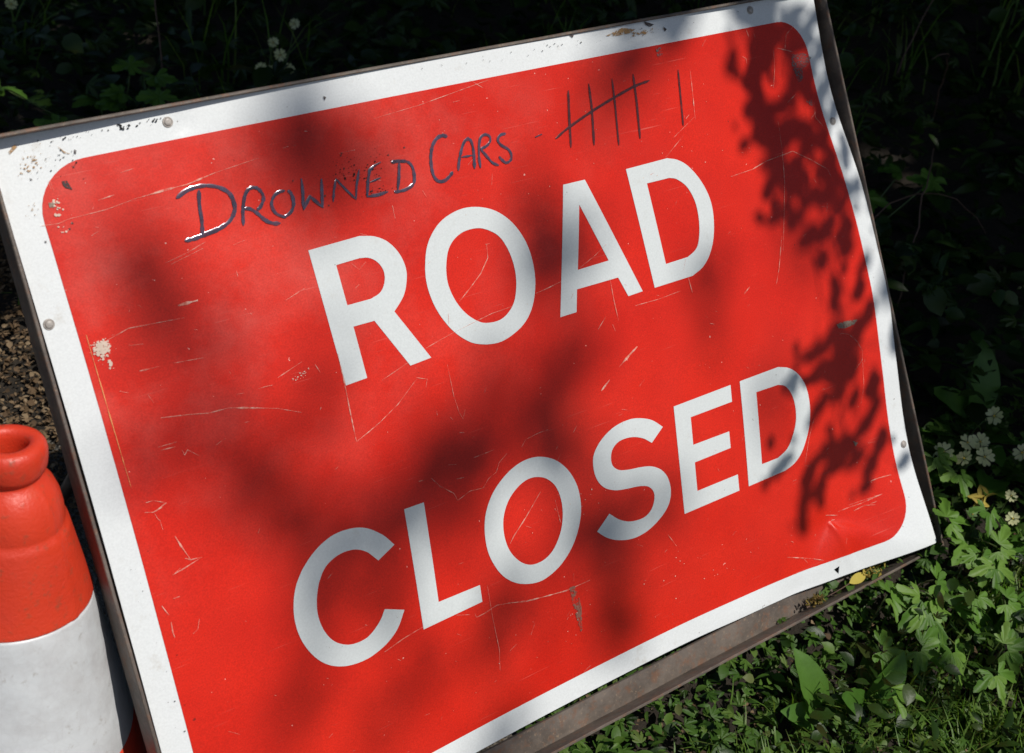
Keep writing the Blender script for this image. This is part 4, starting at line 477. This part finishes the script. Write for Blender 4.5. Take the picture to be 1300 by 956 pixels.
lathe('cone_body',body,M['cone'],cone,96,lambda a,z_:.0006*math.sin(3*a+z_*30)+(.0010 if abs(((a+1.02+math.pi)%(2*math.pi))-math.pi)<.05 and z_<.43 else 0))
lathe('reflective_sleeve',[(r3_+slope*(z3_-.1465)+.0002,.1465),(r3_+slope*(z3_-.148)+.0007,.148)]+[(r3_+slope*(z3_-z_)+.0008,z_) for z_ in np.linspace(.16,z3_-.002,10)]+[(r3_+.0006,z3_-.0004),(r3_-.001,z3_+.0004)],M['sleeve'],cone,96,lambda a,z_:.0008*math.sin(5*a+z_*60)*math.sin(z_*90+a))
bm=bmesh.new(); bmesh.ops.create_cube(bm,size=1)
for v in bm.verts: v.co=Vector((v.co.x*.30*(1 if v.co.z<0 else .92),v.co.y*.30*(1 if v.co.z<0 else .92),.016+v.co.z*.03))
bmesh.ops.bevel(bm,geom=[e for e in bm.edges],offset=.012,segments=3,affect='EDGES')
bmesh.ops.rotate(bm,verts=bm.verts,cent=(0,0,0),matrix=Matrix.Rotation(.5,3,'Z'))
me=bpy.data.meshes.new('cone_base'); bm.to_mesh(me); bm.free(); link('cone_base',me,M['rubber'],cone)
# ---------------------------------------------------------------- leaf templates: (verts (n,3) unit length along +y, faces)
def tpl_oval(wd,curl=.25,fold=.18,rows=5,wav=.0):
    V=[];
    for i in range(rows+1):
        t=i/rows; h_=wd*math.sin(math.pi*min(.97,t*.9+.06))**.8 if 0<i<rows else (.02 if i==0 else .01)
        z_=-curl*t*t; V+=[(-h_,t,z_+fold*h_+wav*math.sin(i*2.3)),(0,t,z_),(h_,t,z_+fold*h_+wav*math.cos(i*2.9))]
    F_=[]
    for i in range(rows): a=3*i; F_+=[(a,a+1,a+4,a+3),(a+1,a+2,a+5,a+4)]
    return np.array(V,float),np.array(F_)
def tpl_lobed(seed,lobes=5,deep=.42,curl=.3):
    r=random.Random(seed); O_=[]; 
    for i in range(lobes):
        a0=math.pi/2+(i-(lobes-1)/2)*(2.1/(lobes-1)); L=1.0-.38*abs(i-(lobes-1)/2)/((lobes-1)/2); L*=r.uniform(.9,1.08)
        for da,f in ((-.24,.50),(-.20,.74),(-.12,.80),(-.10,.93),(0,1.0),(.09,.92),(.13,.79),(.20,.72),(.24,.50)):
            O_.append((a0+da*(5/lobes),L*f*r.uniform(.95,1.04)))
        if i<lobes-1: O_.append((a0+(2.1/(lobes-1))/2,deep*L))
    O_.sort(key=lambda q:q[0])
    V=[(0,0,0)]; 
    for rr in (.45,1.0):
        for a,L in O_:
            q=L*rr; x=q*math.cos(a); y=q*math.sin(a); V.append((x,y,-curl*q*q+.06*math.sin(a*9+seed)*q+.05*abs(x)))
    m=len(O_); T3=[(0,1+i,2+i) for i in range(m-1)]; Q=[(1+i,1+m+i,2+m+i,2+i) for i in range(m-1)]
    V=np.array(V); F_=np.array([list(t)+[t[2]] for t in T3]); 
    return V,np.array(T3),np.array(Q)
def frames(dirs,nrm):
    y=dirs/np.linalg.norm(dirs,axis=1,keepdims=True); x=np.cross(y,nrm); x/=np.linalg.norm(x,axis=1,keepdims=True)+1e-9; z=np.cross(x,y); return x,y,z
def scatter(acc,tpl,pos,dirs,nrm,size,tint,wid=None):
    V=tpl[0]; x,y,z=frames(dirs,nrm); s=size[:,None,None]; wx=1. if wid is None else wid[:,None,None]
    W=pos[:,None]+s*(V[None,:,0:1]*wx*x[:,None]+V[None,:,1:2]*y[:,None]+V[None,:,2:3]*z[:,None])
    nv=len(V); base=(np.arange(len(pos))*nv)[:,None,None]; W=W.reshape(-1,3)
    first=True
    for F_ in tpl[1:]:
        FF=(F_[None]+base).reshape(-1,F_.shape[1])
        if first: acc.add(W,FF,np.repeat(tint,len(F_))); off=acc.n-len(W); first=False
        else: acc.F.setdefault(FF.shape[1],[]).append(FF+off); acc.T.setdefault(FF.shape[1],[]).append(np.repeat(tint,len(F_)))
def rdir(n,up=.3):
    a=rng.uniform(0,2*math.pi,n); d_=np.stack([np.cos(a),np.sin(a),rng.normal(up,.35,n)],-1); return d_
def rnorm(n,tilt=.5): return np.stack([rng.normal(0,tilt,n),rng.normal(-.2,tilt,n),np.ones(n)],-1)
# ---------------------------------------------------------------- undergrowth, grass, litter
def clump(x,y): return .5+.5*np.sin(x*5.1+2*np.sin(y*3.7))*np.cos(y*4.3+1.5*np.sin(x*2.9))
def area(n,x0,x1,y0,y1): return rng.uniform(x0,x1,n),rng.uniform(y0,y1,n)
acc=Acc(); ivy=tpl_lobed(3,5,.62,.25); ov=tpl_oval(.34,.3,.25,4); nar=tpl_oval(.16,.5,.2,4)
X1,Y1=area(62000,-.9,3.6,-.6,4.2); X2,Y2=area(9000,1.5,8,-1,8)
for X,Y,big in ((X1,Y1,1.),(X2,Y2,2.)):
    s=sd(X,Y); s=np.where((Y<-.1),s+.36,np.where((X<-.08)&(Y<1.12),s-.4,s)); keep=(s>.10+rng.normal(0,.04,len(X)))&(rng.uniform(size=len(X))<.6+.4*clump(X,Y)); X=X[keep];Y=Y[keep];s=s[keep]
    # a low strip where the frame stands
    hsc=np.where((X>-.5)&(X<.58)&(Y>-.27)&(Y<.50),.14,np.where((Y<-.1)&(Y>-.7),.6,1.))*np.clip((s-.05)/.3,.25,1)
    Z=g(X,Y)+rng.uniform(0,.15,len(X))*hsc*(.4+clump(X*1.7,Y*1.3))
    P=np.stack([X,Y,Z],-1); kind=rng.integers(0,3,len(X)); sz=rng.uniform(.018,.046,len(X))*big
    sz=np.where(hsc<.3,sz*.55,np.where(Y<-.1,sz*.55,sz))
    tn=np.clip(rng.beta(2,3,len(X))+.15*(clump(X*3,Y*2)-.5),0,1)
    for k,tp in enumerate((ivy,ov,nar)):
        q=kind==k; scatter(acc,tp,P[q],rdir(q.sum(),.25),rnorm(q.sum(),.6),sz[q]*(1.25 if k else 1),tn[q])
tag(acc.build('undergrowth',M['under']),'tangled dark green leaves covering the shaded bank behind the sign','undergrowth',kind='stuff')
acc=Acc(); X,Y=area(13000,-.25,1.1,-.78,-.06); kk=(rng.uniform(size=len(X))<.5+.5*clump(X*3,Y*3))&((Y<-.22)|(X>-.05)); X=X[kk];Y=Y[kk]; Z=g(X,Y)+rng.uniform(0,.035,len(X)); kd=rng.integers(0,3,len(X))
for k,tp in enumerate((ivy,ov,nar)):
    q=kd==k; scatter(acc,tp,np.stack([X,Y,Z],-1)[q],rdir(q.sum(),.25),rnorm(q.sum(),.5),rng.uniform(.009,.022,q.sum()),rng.beta(1.6,2.4,q.sum()))
tag(acc.build('ground_cover',M['cover']),'small low green leaves carpeting the sunny verge under the bottom rail','ground cover',kind='stuff')
acc=Acc()
def blades(X,Y,hmin,hmax,wd):
    n=len(X); h_=rng.uniform(hmin,hmax,n); a=rng.uniform(0,2*math.pi,n); lean=rng.uniform(.15,.9,n); dx=np.cos(a);dy=np.sin(a); z0=g(X,Y)-.004
    rows=[]; 
    for t,wf in ((0,1.),(.35,.9),(.7,.6),(1.,.06)):
        cx=X+dx*lean*h_*t*t; cy=Y+dy*lean*h_*t*t; cz=z0+h_*(t-.35*lean*t*t); w_=wd*wf*rng.uniform(.8,1.2,n)
        rows.append(np.stack([cx-dy*w_,cy+dx*w_,cz],-1)); rows.append(np.stack([cx+dy*w_,cy-dx*w_,cz],-1))
    V=np.stack(rows,1).reshape(-1,3); b=(np.arange(n)*8)[:,None,None]
    F_=(np.array([[0,1,3,2],[2,3,5,4],[4,5,7,6]])[None]+b).reshape(-1,4); acc.add(V,F_,np.repeat(rng.beta(2,2,n),3))
cx,cy=area(190,-.05,1.1,-.66,-.245); cx=np.repeat(cx,16)+rng.normal(0,.018,3040); cy=np.repeat(cy,16)+rng.normal(0,.018,3040); k=sd(cx,cy)>-.3; blades(cx[k],cy[k],.02,.075,.0015); cx,cy=area(170,.0,1.0,-.75,-.29); cx=np.repeat(cx,10)+rng.normal(0,.015,1700); cy=np.repeat(cy,10)+rng.normal(0,.015,1700); blades(cx,cy,.04,.10,.0017)
cx,cy=area(160,-.4,3.2,.4,3.6); cx=np.repeat(cx,10)+rng.normal(0,.03,1600); cy=np.repeat(cy,10)+rng.normal(0,.03,1600); k=sd(cx,cy)>.15; blades(cx[k],cy[k],.08,.28,.0022)
tag(acc.build('grass',M['grass']),'thin green grass blades below the frame at lower right','grass',kind='stuff')
acc=Acc(); chip=tpl_oval(.42,.2,.3,3); chipn=tpl_oval(.2,.3,.2,3)
t=rng.uniform(-1.2,1.9,8000); o_=rng.normal(-.02,.17,8000)-.3*np.clip((t-1.2)/.5,0,1); X=p0[0]+d[0]*t+nn[0]*o_; Y=p0[1]+d[1]*t+nn[1]*o_
P=np.stack([X,Y,np.maximum(g(X,Y),0)+rng.uniform(.002,.014,len(X))],-1); q=rng.uniform(size=len(X))<.5
for tp,qq in ((chip,q),(chipn,~q)): scatter(acc,tp,P[qq],rdir(qq.sum(),.0),rnorm(qq.sum(),.35),rng.uniform(.003,.011,qq.sum())*np.where(rng.uniform(size=qq.sum())<.06,1.6,1),rng.beta(2,2.2,qq.sum()))
X,Y=area(1600,-.2,1.0,-.7,-.2); P=np.stack([X,Y,g(X,Y)+.006],-1); scatter(acc,chip,P,rdir(len(P),0),rnorm(len(P),.3),rng.uniform(.004,.012,len(P)),rng.beta(1.5,3,len(P)))
X,Y=area(17000,-.62,-.04,.5,1.2); kk=(sd(X,Y)>-.13+.04*rng.normal(size=len(X)))&(rng.uniform(size=len(X))<.35+.65*clump(X*5,Y*5)); X=X[kk];Y=Y[kk]; P=np.stack([X,Y,np.maximum(g(X,Y),0)+rng.uniform(.0,.022,len(X))],-1)
for tp,qq in ((chip,rng.uniform(size=len(X))<.4),(chipn,rng.uniform(size=len(X))<.7)): scatter(acc,tp,P[qq],rdir(qq.sum(),.1),rnorm(qq.sum(),.7),rng.uniform(.004,.013,qq.sum()),rng.beta(1.6,2.2,qq.sum()))
tag(acc.build('leaf_litter',M['litter']),'brown dead leaf fragments strewn along the road edge left of the sign','leaf litter',kind='stuff')
ico=bmesh.new(); bmesh.ops.create_icosphere(ico,subdivisions=1,radius=.5); IV=np.array([v.co[:] for v in ico.verts]); IF=np.array([[v.index for v in f.verts] for f in ico.faces]); ico.free()
acc=Acc(); X,Y=area(2600,-1.1,-.0,-.2,1.15); k=sd(X,Y)<.05; X=X[k];Y=Y[k]; P=np.stack([X,Y,np.full(len(X),.001)],-1)
scatter(acc,(IV*np.array([1,1,.6]),IF),P,rdir(len(X),0),rnorm(len(X),.2),rng.gamma(2,.0016,len(X))+.0015,rng.uniform(size=len(X)))
tag(acc.build('gravel',M['stone'],smooth=False),'loose grit and tiny stones on the asphalt beside the cone','gravel',kind='stuff')
# ---------------------------------------------------------------- plants one can tell apart
def stem(accu,a,b,r=.0012,bow=.02):
    a=np.array(a,float);b=np.array(b,float); m=(a+b)/2+np.array([rng.normal()*bow,rng.normal()*bow,bow])
    P=[(1-t)**2*a+2*t*(1-t)*m+t*t*b for t in np.linspace(0,1,7)]; accu.add(*tube_np(P,np.linspace(r*1.3,r,7),5))
def flower(P,nrm,r,parent):
    a=Acc(); P=np.array(P); nrm=np.array(nrm,float); nrm/=np.linalg.norm(nrm); ph=rng.uniform(0,6)
    u=np.cross(nrm,[.3,.9,.1]); u/=np.linalg.norm(u); v=np.cross(nrm,u)
    for k in range(5):
        an=ph+k*2*math.pi/5+rng.normal()*.06; dr=u*math.cos(an)+v*math.sin(an); sd_=np.cross(nrm,dr); L=r*rng.uniform(.92,1.05)
        shape=[(0.06,.0),(.40,.26),(.72,.45),(.97,.38),(1.04,.20),(.84,.0)]; V=[];
        for (t,w_) in shape: V.append(P+dr*L*t+sd_*L*w_+nrm*r*(.10*t*t+.02*rng.normal()))
        for (t,w_) in shape[:-1][::-1]: V.append(P+dr*L*t-sd_*L*w_+nrm*r*(.10*t*t+.02*rng.normal()))
        V=np.array(V); c=P+dr*L*.55-nrm*r*.03; V=np.vstack([V,c]); m=len(V)-1
        a.add(V,np.array([[i,(i+1)%m,m] for i in range(m)]),rng.uniform())
    f=a.build('flower',M['petal'],parent)
    b=Acc(); b.add(P+nrm*r*.05+IV*r*.26,IF); b.build('flower_eye',M['eye'],f)
    return f
CAMV=np.array(CAM)
def primrose(name,pts,label,nleaf,r=.0128,lsz=.085):
    pts=[np.array(p) for p in pts]; c=np.mean(pts,axis=0); bz=float(g(c[0],c[1])); base=np.array([c[0]+.01,c[1]+.03,bz])
    rt=empty(name,base); tag(rt,label,'primrose','primroses on the shaded bank')
    loc=lambda p:np.array(p)-base
    st=Acc()
    for p in pts:
        nv=(CAMV-p); nv/=np.linalg.norm(nv); nv=nv+np.array([rng.normal()*.25,rng.normal()*.25,.35+rng.normal()*.2])
        flower(loc(p),nv,r*rng.uniform(.9,1.08),rt); stem(st,(rng.normal()*.01,rng.normal()*.01,0),loc(p)-nv/np.linalg.norm(nv)*.002,.0009,.01)
    st.build('flower_stem',M['gstem'],rt)
    lf=Acc(); tp=tpl_oval(.27,.45,.25,7,.02); n_=nleaf; a=np.linspace(0,2*math.pi,n_,endpoint=False)+rng.normal(0,.2,n_)
    scatter(lf,tp,np.stack([np.cos(a)*.012,np.sin(a)*.012,np.full(n_,.004)],-1),np.stack([np.cos(a),np.sin(a),rng.uniform(.5,1.1,n_)],-1),np.stack([-np.cos(a)*.5,-np.sin(a)*.5,np.ones(n_)],-1),rng.uniform(.7,1.1,n_)*lsz,rng.uniform(0,.6,n_))
    lf.build('foliage',M['broad'],rt); return rt
primrose('primrose_plant',FLOW[:1],'single pale primrose standing highest on the right edge of the bank',6)
primrose('primrose_plant',FLOW[1:6],'cluster of five pale primroses right of the lower sign edge',9)
primrose('primrose_plant',FLOW[6:7],'primrose cut by the right edge of the picture',5)
primrose('primrose_plant',FLOW[7:],'two dim primroses among leaves below the others at the right edge',6,.0095)
primrose('primrose_plant',FLOWT[:6]+FLOWT[8:],'cluster of pale primroses in the shade above the top edge of the sign',8,.0112)
primrose('primrose_plant',FLOWT[7:8],'faint primrose in the top left corner',5)
# withered yellow flower
wf=empty('withered_flower',YEL); tag(wf,'crumpled yellow brown flower low among the leaves right of the sign','flower')
a=Acc(); nq=9; scatter(a,tpl_oval(.45,.9,.5,4),rng.normal(0,.002,(nq,3)),rdir(nq,.8),rnorm(nq,.8),rng.uniform(.012,.020,nq),rng.uniform(.6,1,nq)); a.build('petals',M['catkin'],wf)
a=Acc(); stem(a,(0,0,0),(.0,.02,-.05),.001,.004); a.build('flower_stem',M['gstem'],wf)
# lobed-leaf plants: leaflet groups on stalks
hogt=[tpl_lobed(20+i,3,.52,.22) for i in range(4)]
groups=[HOG[0:2]+HOG[13:14],HOG[2:5]+HOG[14:15],HOG[5:8],HOG[8:9]+HOG[12:13],HOG[9:11],HOG[11:12]+HOG[15:16]+HOG[18:19],HOG[16:18]+HOG[19:20]]
hl=['pale lobed leaves touching the right rail of the frame below the primroses','large lobed leaves in the sun right of the lower corner of the sign','lobed leaves hanging just below the right end of the bottom rail','lobed leaves beside the withered yellow flower','small lobed leaves below the bottom rail beside the grass','lobed leaves low down at the right edge of the picture','lobed leaves in the grass in the lower right corner']
for pts,lb in zip(groups,hl):
    c=np.mean(np.array(pts),axis=0); base=np.array([c[0]+.01,c[1]+.04,float(g(c[0]+.01,c[1]+.04))]); rt=empty('lobed_leaf_plant',base); tag(rt,lb,'plant','lobed leaf plants at the lower right')
    lf=Acc(); st=Acc()
    for p in pts:
        p=np.array(p)-base; nv=np.array([rng.normal()*.3-.15,-.55+rng.normal()*.25,1.]); out=np.array([rng.normal()*.8+.1,-.8+rng.normal()*.5,-.1]); out-=nv*np.dot(out,nv)/np.dot(nv,nv); out/=np.linalg.norm(out)
        side=np.cross(nv,out); side/=np.linalg.norm(side); hub=p-out*.018
        stem(st,(rng.normal()*.01,rng.normal()*.01,0),hub,.0011,.012)
        for k,(da,L) in enumerate(((0,.043),(1.15,.034),(-1.15,.034))):
            dd=out*math.cos(da)+side*math.sin(da); L*=rng.uniform(.85,1.15)
            scatter(lf,hogt[rng.integers(4)],np.array([hub+dd*.006]),np.array([dd]),np.array([nv+rng.normal(0,.15,3)]),np.array([L]),np.array([rng.uniform(.1,1)]),np.array([.85]))
    lf.build('foliage',M['hog'],rt); st.build('stem',M['gstem'],rt)
# a few more of the same plants further back on the bank
for i,(x,y,lb) in enumerate([(.95,.35,'dark lobed leaf plant behind the primrose cluster'),(.25,1.0,'dim lobed leaf plant right of the upper primroses'),(-.02,1.28,'dim lobed leaf plant in the shade above the left half of the sign')]):
    base=np.array([x,y,float(g(x,y))]); rt=empty('lobed_leaf_plant',base); tag(rt,lb,'plant','lobed leaf plants on the bank'); lf=Acc();st=Acc()
    for k in range(8):
        hub=np.array([rng.normal()*.07,rng.normal()*.07,rng.uniform(.06,.16)]); stem(st,(0,0,0),hub,.0011,.01)
        for da in (0,1.2,-1.2):
            a0=rng.uniform(0,6.28); dd=np.array([math.cos(a0+da),math.sin(a0+da),.1]); scatter(lf,hogt[k%4],hub[None],dd[None],np.array([[rng.normal()*.3,-.4,1.]]),np.array([.045]),np.array([.3]))
    lf.build('foliage',M['hog'],rt); st.build('stem',M['gstem'],rt)
# broad-leaved plants
for p,ls,lb in ((DOCK[0],[(.095,(-.25,.25,1.2)),(.07,(-.9,-.1,.7)),(.07,(.9,-.4,.7))],'broad pointed leaf standing in the grass under the bottom rail'),
             (DOCK[1],[(.12,(.15,.1,1.3)),(.09,(-.9,.3,.9)),(.1,(.8,.6,1.))],'dark broad oval leaf left of the single primrose'),
             (DOCK[3],[(.09,(.3,-.3,1.)),(.08,(-.7,-.3,.9)),(.08,(.7,.5,.9))],'small broad leaves in the grass at the bottom edge'),
             (DOCK[4],[(.08,(.3,-.3,1.)),(.08,(-.7,.3,.9)),(.07,(.7,.5,.9))],'broad leaves low in the lower right corner')):
    base=np.array([p[0],p[1],float(g(p[0],p[1]))]); rt=empty('broad_leaf_plant',base); tag(rt,lb,'plant','broad leaf plants'); lf=Acc()
    for L,dr in ls:
        dr=np.array(dr); scatter(lf,tpl_oval(.24,.35,.35,8,.01),np.zeros((1,3)),dr[None],np.array([[-dr[0]*.6-.2,-1.1,.8]]),np.array([L]),np.array([rng.uniform(.2,.9)]))
    lf.build('foliage',M['broad'],rt)
# dry stalks arching over the bank
def stalk(P,r,label,mat='stalk',nm='dry_stalk'):
    P=np.array(P,float); base=P[0].copy(); t=np.linspace(0,1,14); Q=np.array([(1-u)**2*P[0]+2*u*(1-u)*P[1]+u*u*P[2] for u in t])+rng.normal(0,.002,(14,3)); a=Acc(); a.add(*tube_np(Q,np.linspace(r,r*.5,14),6)); o=a.build(nm,M[mat],loc=base); tag(o,label,'stalk' if nm=='dry_stalk' else 'twig','dry stalks' if nm=='dry_stalk' else None)
def gz(x,y,h): return (x,y,float(g(x,y))+h)
stalk([gz(.08,1.22,0),gz(.06,1.35,.2),gz(.15,1.55,.42)],.0022,'thin reddish stalk rising above the top edge of the sign at upper left')
stalk([gz(1.22,.55,.12),gz(1.35,.6,.28),gz(1.55,.62,.30)],.0014,'reddish arching bramble stem in the shade right of the top right corner')
stalk([gz(.80,.28,.02),gz(.98,.3,.25),gz(1.15,.22,.05)],.0016,'thin curled dry stem right of the frame at mid height')
stalk([gz(.85,.15,.0),gz(.9,.2,.2),gz(1.0,.28,.22)],.0018,'short pale dry stem leaning right beside the frame')
stalk([gz(1.3,.5,.0),gz(1.25,.45,.25),gz(1.1,.4,.3)],.0016,'thin dry stem leaning left over the dark bank')
stalk([gz(-.22,1.02,.01),gz(-.26,.96,.03),gz(-.27,.86,.01)],.0018,'thin pale dry stem lying on the dead leaves beside the left rail')
stalk([gz(-.31,1.06,.006),gz(-.34,.99,.016),gz(-.37,.93,.008)],.0045,'dark fallen twig lying on the dead leaves left of the sign','stalk','fallen_twig')
# debris lying on the bottom rail (shelf of the frame)
def shelf(x): 
    t=(x+.532)/(1.084); return s2w([x,-.3915+.0005*t,.003])
def debris(x,n_,sz,lo,hi,label,nm='dried_catkin'):
    p=shelf(x); o=empty(nm,p); tag(o,label,'catkin','dried catkins on the bottom rail'); a=Acc()
    for k in range(n_):
        q=rng.normal(0,1,3)*np.array([sz*.8,sz*.35,sz*.3]); q[2]=abs(q[2]); e=q+rng.normal(0,sz*.45,3); e[2]=abs(e[2])
        a.add(*tube_np([q,(q+e)/2+rng.normal(0,sz*.1,3),e],[.0010,.0015,.0006],5),rng.uniform(lo,hi))
    a.build('catkin_strands',M['catkin'],o)
debris(.4275,46,.013,.3,1,'tuft of dried yellow catkin resting on the bottom rail near its right end')
debris(.322,30,.010,.0,.45,'small brown withered catkin lying further left on the bottom rail')
p=shelf(.386); lf=empty('fallen_leaf',p); tag(lf,'narrow yellow fallen leaf with a brown stalk lying on the bottom rail','leaf')
a=Acc(); xd=np.array(Mn[:,0]); scatter(a,tpl_oval(.20,.1,.2,6),np.array([[-.004,0,.006]]),np.array([xd+np.array([0,.0,.05])]),np.array([[0,-.6,1.]]),np.array([.034]),np.array([.95])); a.build('leaf_blade',M['catkin'],lf)
a=Acc(); a.add(*tube_np([xd*-.004+[0,0,.006],xd*-.02+[0,0,.004],xd*-.045+[0,0,.003]],[.0008,.0007,.0006],5),.3); a.build('leaf_stalk',M['stalk'],lf)
# ---------------------------------------------------------------- the tree overhead (behind and above the photographer): its crown throws the dappled shade
tree=empty('tree',(3.3,-1.5,float(g(3.3,-1.5)))); tag(tree,'leafy tree standing right of the road whose crown shades the bank and dapples the sign','tree')
TB=np.array(tree.location)
a=Acc(); Pt=[TB+[0,0,-.2],TB+[.03,.02,1.2],TB+[-.06,.05,2.6],TB+[-.15,.1,4.2],TB+[-.1,.2,6.]]; a.add(*tube_np([q-TB for q in Pt],[.2,.16,.14,.11,.05],14)); a.build('trunk',M['bark'],tree)
a=Acc()
def limb(P,r0,r1): 
    P=np.array(P)-TB; t=np.linspace(0,1,12); Q=np.array([(1-u)**2*P[0]+2*u*(1-u)*P[1]+u*u*P[2] for u in t])+rng.normal(0,.01,(12,3)); a.add(*tube_np(Q,np.linspace(r0,r1,12),8))
limb([Pt[2],(2.6,-2.2,4.2),(1.9,-2.6,5.4)],.07,.012); limb([Pt[2],(2.6,-.6,4.0),(1.8,.8,4.4)],.07,.012); limb([Pt[3],(2.4,-1.6,5.6),(1.,-1.,5.0)],.06,.01); limb([Pt[3],(3.8,.4,5.2),(3.8,2.,4.8)],.06,.01)
limb([Pt[1],(2.1,-1.4,2.9),(.86,-1.02,2.40)],.035,.005)
a.build('limb',M['bark'],tree)
# hanging spray of leaves near the sign
a=Acc(); tw=Acc(); lt=tpl_oval(.5,.15,.15,5); vdir=Mn[:,1]; xdir=Mn[:,0]; ends=[]
for (x,y,z,wp,hp,an) in SHARP:
    L=1.75+rng.normal()*.22; c=np.array([x,y,z])+SUN*L; an_=R(an)+rng.normal()*.12
    hd=vdir*math.cos(an_)+xdir*math.sin(an_); hh=hp*.00134; ww=wp*.00192
    parts=[(0,0,1,1)] if hh*ww<6e-4 else [(-.22,-.2,.75,.62),(.22,.16,.75,.62),(.05,-.02,.7,.8)]
    for ox,oy,sw,sh in parts:
        cc=c+xdir*ox*ww+hd*oy*hh; n1=Mn[:,2]+rng.normal(0,.22,3); size=hh*sh*1.12
        scatter(a,lt,(cc-hd*size*.5-TB)[None],hd[None],n1[None],np.array([size]),np.array([rng.uniform()]),np.array([ww*sw/size*1.1]))
    for q_ in range(1):
        sz_=rng.uniform(.010,.022); cc=c+xdir*rng.normal()*ww*.75+hd*rng.normal()*hh*.75; a2=an_+rng.normal()*.9; h2=vdir*math.cos(a2)+xdir*math.sin(a2)
        scatter(a,lt,(cc-TB)[None],h2[None],(Mn[:,2]+rng.normal(0,.4,3))[None],np.array([sz_]),np.array([rng.uniform()]),np.array([.8]))
    ends.append(c-hd*hh*.5)
E_=np.array(ends); order=np.argsort(-E_[:,2]); node=np.array([.86,-1.02,2.40])
main=[node]+[np.mean(E_[order[i:i+8]],axis=0)+[.004,0,.0] for i in range(0,len(order),8)]
tw.add(*tube_np(np.array(main)-TB,np.linspace(.003,.001,len(main)),5))
mm=np.array(main)
for e in E_:
    j=np.argmin(np.linalg.norm(mm-(e+[0,0,.05]),axis=1)); tw.add(*tube_np(np.array([mm[j],(mm[j]+e)/2+[0,0,.01],e])-TB,[.0009,.0007,.0005],4))
sp=a.build('foliage',M['crown'],tree); tw.build('twig',M['bark'],sp)
# crown: soft clusters over the sign and a dense part over the bank
a=Acc(); lc=tpl_oval(.36,.2,.2,3)
def cl(c,rad,n_,size):
    P=c+rng.normal(0,1,(n_,3))*rad*np.array([.55,.55,.5]); scatter(a,lc,P-TB,rdir(n_,0),rnorm(n_,.55),rng.uniform(.7,1.2,n_)*size,rng.uniform(size=n_))
for (x,y,z,rp,nn_) in SOFT:
    L=rng.uniform(7.5,9.5); c=np.array([x,y,z])+SUN*L; rad=rp*.00105; P=[]
    m=max(1,int(nn_*1.1+rng.uniform())); q=rng.normal(0,.5,(m,2))*rad; P=c+q[:,:1]*xdir+q[:,1:]*vdir+SUN*rng.normal(0,.12,(m,1)); 
    scatter(a,lc,P-TB,rdir(m,0),np.tile(SUN,(m,1))+rng.normal(0,.35,(m,3)),rng.uniform(.042,.066,m),rng.uniform(size=m))
N_=4200; tx=rng.uniform(-1.3,6,N_); ty=rng.uniform(-.4,6.5,N_); LL=rng.uniform(3.2,5.4,N_); 
C_=np.stack([tx,ty,np.full(N_,.15)],-1)+SUN*LL[:,None]; PP=[]
for c in C_: PP.append(c+rng.normal(0,1,(9,3))*np.array([.07,.07,.07]))
PP=np.concatenate(PP)
def litmask(P):
    L_=w2s(P); s_=SUN@Mn; t=L_[:,2]/s_[2]; hx_=L_[:,0]-s_[0]*t; hv=L_[:,1]-s_[1]*t
    onsign=(hx_>-.66)&(hx_<.625)&(hv>-.50)&(hv<.44)
    G=P-SUN*((P[:,2]-.12)/SUN[2])[:,None]; G0=P-SUN*(P[:,2]/SUN[2])[:,None]
    left=(G0[:,0]<-.14)&(G0[:,1]<1.03+.05*np.sin(G0[:,0]*25))
    right=(G[:,1]<-.13-.25*(G[:,0]-.55)+.03*np.sin(G[:,0]*30))
    return onsign|left|(right)
def litmask2(P): # dapple inside the sunny corner
    G=P-SUN*((P[:,2]-.12)/SUN[2])[:,None]; return (G[:,1]<-.14-.25*(G[:,0]-.55))
PP=PP[~litmask(PP)]
m=len(PP); scatter(a,lc,PP-TB,rdir(m,0),rnorm(m,.4),rng.uniform(.09,.15,m),rng.uniform(size=m))
for (x,y) in [(.42,-.34),(.80,-.34),(.52,-.42),(.74,-.24)]:
    q=np.array([x,y,.13])+SUN*rng.uniform(2.6,4.2); P=q+rng.normal(0,.035,(5,3)); scatter(a,lc,P-TB,rdir(5,0),rnorm(5,.3),np.full(5,.06),rng.uniform(size=5))
a.build('crown',M['crown'],tree)
